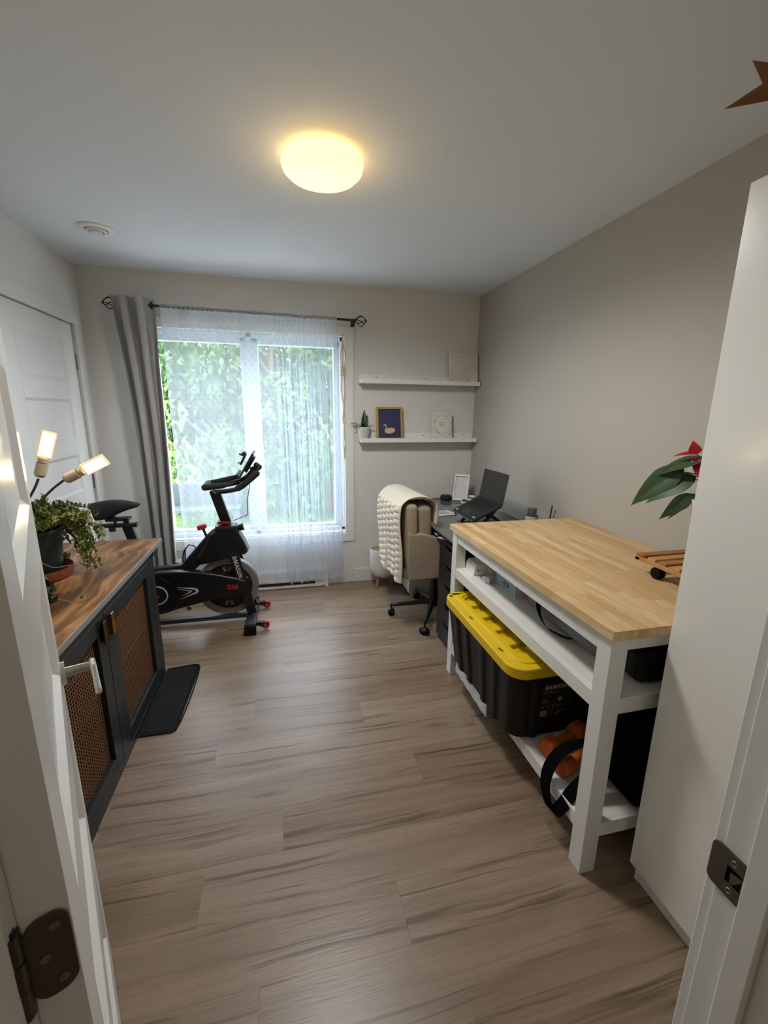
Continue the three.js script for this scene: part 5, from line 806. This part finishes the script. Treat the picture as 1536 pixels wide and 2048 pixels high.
// ---------------------------------------------------------------- plants and grow lamp on the sideboard
const YT = 0.776;
function foliageGeo(stems, leafL, leafW, step, seedK) {  // small leaves along thin stems, one geometry
  seed = seedK; const leaf = sheet((u, v) => { const s = Math.sin(Math.PI * (v * 0.94 + 0.04)); return [(u - 0.5) * s, v, -0.3 * v * v + 0.25 * Math.abs(u - 0.5)]; }, 2, 4), out = [];
  for (const c of stems) { const L = c.getLength(), n = Math.floor(L / step); for (let i = 2; i <= n; i++) { const p = c.getPointAt(i / n), s = rr(0.7, 1.25), g = leaf.clone(); g.applyMatrix4(new THREE.Matrix4().compose(p, new THREE.Quaternion().setFromEuler(new THREE.Euler(rr(-1.3, 1.0), (i % 2) * Math.PI + rr(-1.1, 1.1), rr(-0.7, 0.7), 'YXZ')), V(leafW * s, leafL * s, leafL * s))); out.push(g); } }
  return mergeGeometries(out);
}
{
  const cx = -2.73, cz = 1.56, t = thing('trailing_plant', 'bushy trailing plant in a dark ribbed pot standing in a terracotta saucer', 'plant', [cx, YT, cz]);
  part('pot', lathe([[0, 0.012], [0.082, 0.012], [0.086, 0.02], [0.092, 0.06], [0.0945, 0.066], [0.096, 0.1], [0.0985, 0.106], [0.1, 0.14], [0.1025, 0.146], [0.106, 0.2], [0.11, 0.205], [0.11, 0.222], [0.102, 0.222], [0.099, 0.2], [0, 0.196]]).translate(cx, YT, cz), std('#1d2a26', 0.35), t);
  part('saucer', lathe([[0, 0], [0.112, 0], [0.122, 0.01], [0.13, 0.048], [0.125, 0.05], [0.116, 0.014], [0, 0.012]]).translate(cx, YT, cz), std('#8c4526', 0.65), t, 'terracotta saucer');
  part('soil', lathe([[0, 0.212], [0.06, 0.21], [0.1, 0.203]], 24).translate(cx, YT, cz), std('#2e241a', 0.95), t);
  seed = 777; const st = [];
  for (let i = 0; i < 92; i++) { const a = rr(0, 6.28), up = rr(0.03, 0.11), out = rr(0.05, 0.17), fr = Math.cos(a - 1.1) > 0.35, dn = fr ? -0.03 : i % 3 === 0 ? rr(0.06, 0.2) : rr(-0.02, 0.08), b = V(cx + Math.cos(a) * 0.05, YT + 0.205, cz + Math.sin(a) * 0.05);
    st.push(new THREE.CatmullRomCurve3([b, V(b.x + Math.cos(a) * out * 0.4, b.y + up, b.z + Math.sin(a) * out * 0.4), V(b.x + Math.cos(a) * out * 0.85, b.y + up * 0.8, b.z + Math.sin(a) * out * 0.85), V(b.x + Math.cos(a) * (out + 0.03), b.y + up * 0.6 - dn, b.z + Math.sin(a) * (out + 0.03)), V(b.x + Math.cos(a + 0.2) * (out + 0.05), Math.max(YT + 0.02, b.y + up * 0.2 - dn * 1.4), b.z + Math.sin(a + 0.2) * (out + 0.05))])); }
  for (const [a, l] of [[-0.1, 0.2], [-0.25, 0.24], [-0.6, 0.2], [-0.4, 0.25], [-0.75, 0.16], [-0.9, 0.22]]) st.push(new THREE.CatmullRomCurve3([V(cx, YT + 0.21, cz), V(cx + Math.cos(a) * 0.1, YT + 0.28, cz + Math.sin(a) * 0.1), V(cx + Math.cos(a) * 0.155, YT + 0.2, cz + Math.sin(a) * 0.155), V(cx + Math.cos(a) * 0.17, YT + 0.09, cz + Math.sin(a) * 0.18), V(cx + Math.cos(a + 0.1) * 0.19, YT + 0.022, cz + Math.sin(a + 0.1) * 0.2)]));
  for (const [a, h] of [[1.2, 0.17], [2.0, 0.16], [0.2, 0.13], [-1.1, 0.14], [2.9, 0.18]]) st.push(new THREE.CatmullRomCurve3([V(cx, YT + 0.21, cz), V(cx + Math.cos(a) * 0.04, YT + 0.21 + h * 0.6, cz + Math.sin(a) * 0.04), V(cx + Math.cos(a) * 0.08, YT + 0.21 + h, cz + Math.sin(a) * 0.08)]));
  part('stem', flat(st.map((c) => new THREE.TubeGeometry(c, 14, 0.0013, 5))), std('#6d6a3c', 0.7), t);
  const lm = (c) => phys(c, 0.5, { transmission: 0.25, thickness: 0, side: THREE.DoubleSide });
  for (const [k, c] of [[0, '#7d8644'], [1, '#5d6a36'], [2, '#9a9c60']]) { const f = part('foliage', foliageGeo(st.filter((_, i) => i % 3 === k), 0.024, 0.0125, 0.0068, 900 + k), lm(c), t); f.userData.kind = 'stuff'; }
  for (const q of [[[cx + 0.06, YT + 0.2, cz + 0.085], [cx + 0.05, YT + 0.15, cz + 0.12], [cx + 0.1, YT + 0.08, cz + 0.1], [cx + 0.14, YT + 0.06, cz + 0.03]], [[cx + 0.02, YT + 0.2, cz + 0.1], [cx - 0.01, YT + 0.13, cz + 0.125], [cx + 0.05, YT + 0.07, cz + 0.13], [cx + 0.04, YT + 0.055, cz + 0.15]]]) part('bare_stem', tube(q, 0.0016, 24, 5), std('#8a8a60', 0.7), t);
}
{
  const cx = -2.625, cz = 1.90, t = thing('small_plant', 'small dark green plant half hidden by the open door, in front of the terracotta saucer', 'plant', [cx, YT, cz]);
  part('pot', lathe([[0, 0], [0.035, 0], [0.045, 0.06], [0.048, 0.062], [0.048, 0.07], [0.042, 0.07], [0.04, 0.06], [0, 0.058]]).translate(cx, YT, cz), std('#6b5a44', 0.7), t);
  seed = 4242; const st = []; for (let i = 0; i < 20; i++) { const a = rr(0, 6.28), o = rr(0.05, 0.1), up = rr(0.0, 0.05); st.push(new THREE.CatmullRomCurve3([V(cx, YT + 0.06, cz), V(cx + Math.cos(a) * o * 0.5, YT + 0.075 + up, cz + Math.sin(a) * o * 0.5), V(cx + Math.cos(a) * o, YT + 0.05 + up * 0.5, cz + Math.sin(a) * o), V(cx + Math.cos(a) * (o + 0.02), YT + 0.015, cz + Math.sin(a) * (o + 0.02))])); }
  part('stem', flat(st.map((c) => new THREE.TubeGeometry(c, 10, 0.0014, 5))), std('#5a6a3a', 0.7), t);
  const f = part('foliage', foliageGeo(st, 0.034, 0.026, 0.013, 55), phys('#33472b', 0.45, { transmission: 0.2, thickness: 0, side: THREE.DoubleSide }), t); f.userData.kind = 'stuff';
  part('tendril', tube([[cx + 0.05, YT + 0.05, cz], [cx + 0.1, YT + 0.03, cz - 0.01], [cx + 0.15, YT + 0.012, cz - 0.015], [cx + 0.178, YT + 0.008, cz - 0.025], [cx + 0.188, YT + 0.02, cz - 0.06]], 0.0016, 30, 5), std('#8f8f62', 0.7), t);
  for (let i = 0; i < 3; i++) part('leaf', leafGeo(0.022, 0.012, 0.4).applyMatrix4(new THREE.Matrix4().makeRotationFromEuler(new THREE.Euler(-0.9, i * 2, 0, 'YXZ'))).translate(cx + 0.178 + 0.005 * i, YT + 0.012, cz - 0.03 - 0.015 * i), phys('#3f4a2a', 0.5, { side: THREE.DoubleSide }), t);
}
{ // grow lamp with two flat LED heads on goosenecks
  const t = thing('grow_lamp', 'clip-on plant lamp with two glowing flat heads on grey goosenecks', 'lamp', [-2.85, YT, 1.52]);
  const beige = std('#c7b59a', 0.55), glow = std('#fff2cf', 0.5, { emissive: new THREE.Color(1.0, 0.80, 0.42), emissiveIntensity: 3.2 }), nk = std('#5d5a5c', 0.35, { metalness: 0.6 });
  part('base', flat([cyl(0.05, 0.045, 0.02, [-2.865, YT + 0.01, 1.52]), cyl(0.012, 0.012, 0.12, [-2.865, YT + 0.08, 1.52])]), M.black, t);
  for (const [pts, a, b] of [
    [[[-2.865, YT + 0.13, 1.52], [-2.83, 0.98, 1.51], [-2.765, 1.09, 1.50], [-2.715, 1.17, 1.50], [-2.698, 1.205, 1.50]], [-2.693, 1.212, 1.50], [-2.634, 1.405, 1.485]],
    [[[-2.865, YT + 0.13, 1.52], [-2.81, 0.99, 1.51], [-2.72, 1.09, 1.5], [-2.65, 1.16, 1.5], [-2.605, 1.195, 1.5]], [-2.60, 1.198, 1.50], [-2.432, 1.285, 1.485]]]) {
    part('gooseneck', tube(pts, 0.0052, 50, 10), nk, t);
    const A = V(...a), B = V(...b), d = B.clone().sub(A).normalize(), at = (s) => A.clone().addScaledVector(d, s).toArray(), Lh = A.distanceTo(B);
    const so = part('socket', flat([rod(at(0), at(0.012), 0.014, 0.0225, 20), rod(at(0.012), at(0.062), 0.0225, 0.0225, 24), rod(at(0.066), at(0.084), 0.019, 0.02, 24)]), beige, t);
    // flat head: faces the camera side of the room
    const n = V(0.35, -0.25, 1).projectOnPlane(d).normalize(), s = d.clone().cross(n).normalize(), m = new THREE.Matrix4().makeBasis(s, d, n), mid = A.clone().addScaledVector(d, (0.084 + Lh) / 2), hl = Lh - 0.084;
    const place = (g) => g.applyMatrix4(m).translate(mid.x, mid.y, mid.z);
    part('head_shell', place(new RoundedBoxGeometry(0.056, hl, 0.018, 3, 0.006)), std('#d8c49a', 0.45, { emissive: new THREE.Color(1.0, 0.7, 0.3), emissiveIntensity: 0.35 }), so);
    part('led_panel', place(new RoundedBoxGeometry(0.044, hl - 0.016, 0.004, 2, 0.0015).translate(0, 0.001, 0.0095)), glow, so, 'glowing warm white panel');
    const l = new THREE.RectAreaLight(new THREE.Color(1.0, 0.78, 0.46), 26, 0.044, hl - 0.016), c = mid.clone().addScaledVector(n, 0.014); l.position.copy(c); l.up.copy(d); l.lookAt(c.clone().add(n)); scene.add(l);
  }
}
function heartLeaf(L, W, bend) {                          // two lobes behind the stalk, long drawn-out tip
  return sheet((u, v) => { const a = (u - 0.5) * 2, w = W * 0.5 * (v < 0.28 ? Math.pow(Math.sin(v / 0.28 * Math.PI / 2), 0.55) : Math.pow(1 - (v - 0.28) / 0.72, 1.25) * (1 + 0.9 * (v - 0.28))), th = bend * v, lobe = -0.13 * L * Math.pow(Math.abs(a), 1.3) * Math.exp(-v * 5); return [a * w, Math.sin(th) / bend * L + lobe, -(1 - Math.cos(th)) / bend * L + Math.abs(a) * w * 0.22 - 0.1 * a * a * w]; }, 10, 18);
}
// ---------------------------------------------------------------- right foreground: plant on a rolling stand, star
{
  const t = thing('rolling_plant_stand', 'slatted wooden plant stand on black casters at the near end of the table top', 'plant stand', [-0.17, TY, 2.44]);
  const wm = std('#ffffff', 0.55, { map: woodTex(610, [176, 124, 72], [206, 156, 100], [120, 74, 38]) });
  const wm2 = std('#d9c8ae', 0.55, { map: wm.map }), y = TY + 0.05;
  for (const z of [2.30, 2.58]) part('side_bar', metricUV(bx(-0.335, -0.02, y, y + 0.014, z - 0.012, z + 0.012, 0.002), 'x'), wm, t);
  for (const x of [-0.335, -0.033]) part('side_bar', metricUV(bx(x, x + 0.013, y - 0.001, y + 0.015, 2.29, 2.59, 0.002), 'z'), wm, t);
  for (let i = 0; i < 6; i++) { const z = 2.31 + i * 0.052; part('slat', metricUV(rbox(0.31, 0.011, 0.034, [-0.178, y + 0.0205, z], [0, 0.012 * (i % 2 ? 1 : -1), 0], 0.002), 'x', 1, i * 0.3, i * 0.17), i % 2 ? wm : wm2, t); }
  for (const [x, z] of [[-0.31, 2.38], [-0.31, 2.55], [-0.05, 2.32], [-0.05, 2.56]]) { const c = part('caster', flat([-1, 1].map((s) => tf(lathe([[0, -0.008], [0.018, -0.008], [0.0225, -0.003], [0.0225, 0.004], [0.017, 0.008], [0, 0.008]], 24), [x + s * 0.009, TY + 0.0226, z], [0, 0, Math.PI / 2]))), M.rubber, t); part('caster_fork', flat([bx(x - 0.006, x + 0.006, TY + 0.02, y, z - 0.008, z + 0.008, 0.002), bx(x - 0.018, x + 0.018, TY + 0.046, y, z - 0.02, z + 0.02, 0.002)]), M.black, c); }
}
{
  const cx = -0.15, cz = 2.45, y0 = TY + 0.0755, t = thing('anthurium', 'flowering plant with heart-shaped leaves and red blooms in a white pot on the rolling stand', 'plant', [cx, y0, cz]);
  part('pot', lathe([[0, 0], [0.075, 0], [0.08, 0.01], [0.094, 0.215], [0.096, 0.23], [0.09, 0.23], [0.088, 0.21], [0, 0.2]]).translate(cx, y0, cz), std('#d9d6d0', 0.35), t);
  part('soil', lathe([[0, 0.212], [0.086, 0.209]], 24).translate(cx, y0, cz), std('#2e241a', 0.95), t);
  const lm = phys('#304822', 0.5, { side: THREE.DoubleSide }), rm = phys('#a80f22', 0.3, { side: THREE.DoubleSide });
  // leaves: base point, tip point, width
  const put = (name, a, b, w, mat, nrm, bend = 0.5) => { const A = V(...a), B = V(...b), d = B.clone().sub(A), L = d.length(); d.normalize(); const n = V(...nrm).projectOnPlane(d).normalize(), s = d.clone().cross(n), g = heartLeaf(L * 1.05, w, bend).applyMatrix4(new THREE.Matrix4().makeRotationX(bend * 0.5)); g.applyMatrix4(new THREE.Matrix4().makeBasis(s, d, n)).translate(A.x, A.y, A.z); return part(name, g, mat, t); };
  const cen = [cx, y0 + 0.21, cz - 0.01];
  const L = [[[-0.235, 1.30, 2.32], [-0.29, 1.145, 2.19], 0.095, [-0.6, 0.5, 0.6]], [[-0.21, 1.345, 2.375], [-0.265, 1.255, 2.235], 0.085, [-0.3, 0.9, 0.4]], [[-0.215, 1.275, 2.36], [-0.285, 1.165, 2.255], 0.085, [-0.5, 0.7, 0.5]], [[-0.225, 1.212, 2.375], [-0.275, 1.115, 2.315], 0.055, [-0.7, 0.2, 0.7]], [[-0.22, 1.215, 2.385], [-0.285, 1.125, 2.36], 0.03, [-0.7, 0.3, 0.7]], [[-0.17, 1.29, 2.43], [-0.21, 1.22, 2.41], 0.045, [-0.8, 0.3, 0.5]], [[-0.06, 1.3, 2.5], [0.0 - 0.02, 1.22, 2.58], 0.09, [0.3, 0.9, 0.2]], [[-0.1, 1.33, 2.38], [-0.05, 1.27, 2.26], 0.08, [0, 0.9, -0.3]], [[-0.16, 1.3, 2.53], [-0.22, 1.2, 2.63], 0.085, [-0.4, 0.8, 0.3]]];
  for (const [a, b, w, n] of L) { put('leaf', a, b, w, lm, n, 0.6); part('leaf_stalk', tube([cen, [(cen[0] + a[0]) / 2, Math.max(cen[1], a[1]) * 0.5 + (cen[1] + a[1]) / 4 + 0.015, (cen[2] + a[2]) / 2], a], 0.0022, 18, 6), std('#4a5a30', 0.6), t); }
  for (const [a, b, w, n] of [[[-0.225, 1.372, 2.375], [-0.235, 1.415, 2.365], 0.042, [-0.9, 0.1, 0.5]], [[-0.225, 1.372, 2.372], [-0.25, 1.352, 2.305], 0.022, [-0.5, 0.8, 0.4]], [[-0.20, 1.305, 2.43], [-0.215, 1.35, 2.35], 0.075, [-0.9, 0.2, 0.5]], [[-0.20, 1.31, 2.44], [-0.19, 1.345, 2.48], 0.07, [-0.9, 0.3, 0.3]]]) put('bloom', a, b, w, rm, n, 0.5);
  for (const a of [[-0.225, 1.372, 2.375], [-0.20, 1.31, 2.43]]) part('bloom_stalk', tube([cen, [(cen[0] + a[0]) / 2 + 0.01, (cen[1] + a[1]) / 2 + 0.02, (cen[2] + a[2]) / 2 + 0.01], a], 0.002, 18, 6), std('#5a4a2c', 0.6), t);
}
{ // folded paper star hanging over the wardrobe
  const t = thing('paper_star', 'brown folded paper star hanging from the ceiling above the wardrobe', 'star decoration', [-0.571, 2.207, 2.742], undefined, true, 0);
  // e1 points along the tip seen at the left, e2 across; tilted so that it is seen from below
  const R1 = 0.12, r1 = 0.05, e1 = V(-0.099, -0.029, -0.061), e2 = V(-0.022, 0.087, -0.080).addScaledVector(e1, -0.309);
  const th = 0.02, P = (k, inner, h) => { const a = k, r = inner ? r1 : R1; return [Math.cos(a) * r, Math.sin(a) * r, h]; };
  const pos = []; for (let k = 0; k < 5; k++) { const a = k * 1.2566, tip = [Math.cos(a) * R1, Math.sin(a) * R1, 0], i0 = [Math.cos(a - 0.6283) * r1, Math.sin(a - 0.6283) * r1, 0], i1 = [Math.cos(a + 0.6283) * r1, Math.sin(a + 0.6283) * r1, 0]; for (const s of [1, -1]) { const c = [0, 0, th * s]; if (s > 0) pos.push(...c, ...i0, ...tip, ...c, ...tip, ...i1); else pos.push(...c, ...tip, ...i0, ...c, ...i1, ...tip); } }
  const g = new THREE.BufferGeometry(); g.setAttribute('position', new THREE.Float32BufferAttribute(pos, 3)); g.setAttribute('uv', new THREE.Float32BufferAttribute(new Float32Array(pos.length / 3 * 2), 2)); g.computeVertexNormals();
  const x = e1.clone().normalize(), n = x.clone().cross(e2).normalize(), y = n.clone().cross(x); g.applyMatrix4(new THREE.Matrix4().makeBasis(x, y, n));
  part('folded_paper', g, std('#84532a', 0.75), t);
  part('thread', rod([0, 0.0, 0], [0.0, CH - 2.207, 0], 0.0008, 0.0008, 6), M.white, t);
}
renderer.render(scene, camera);
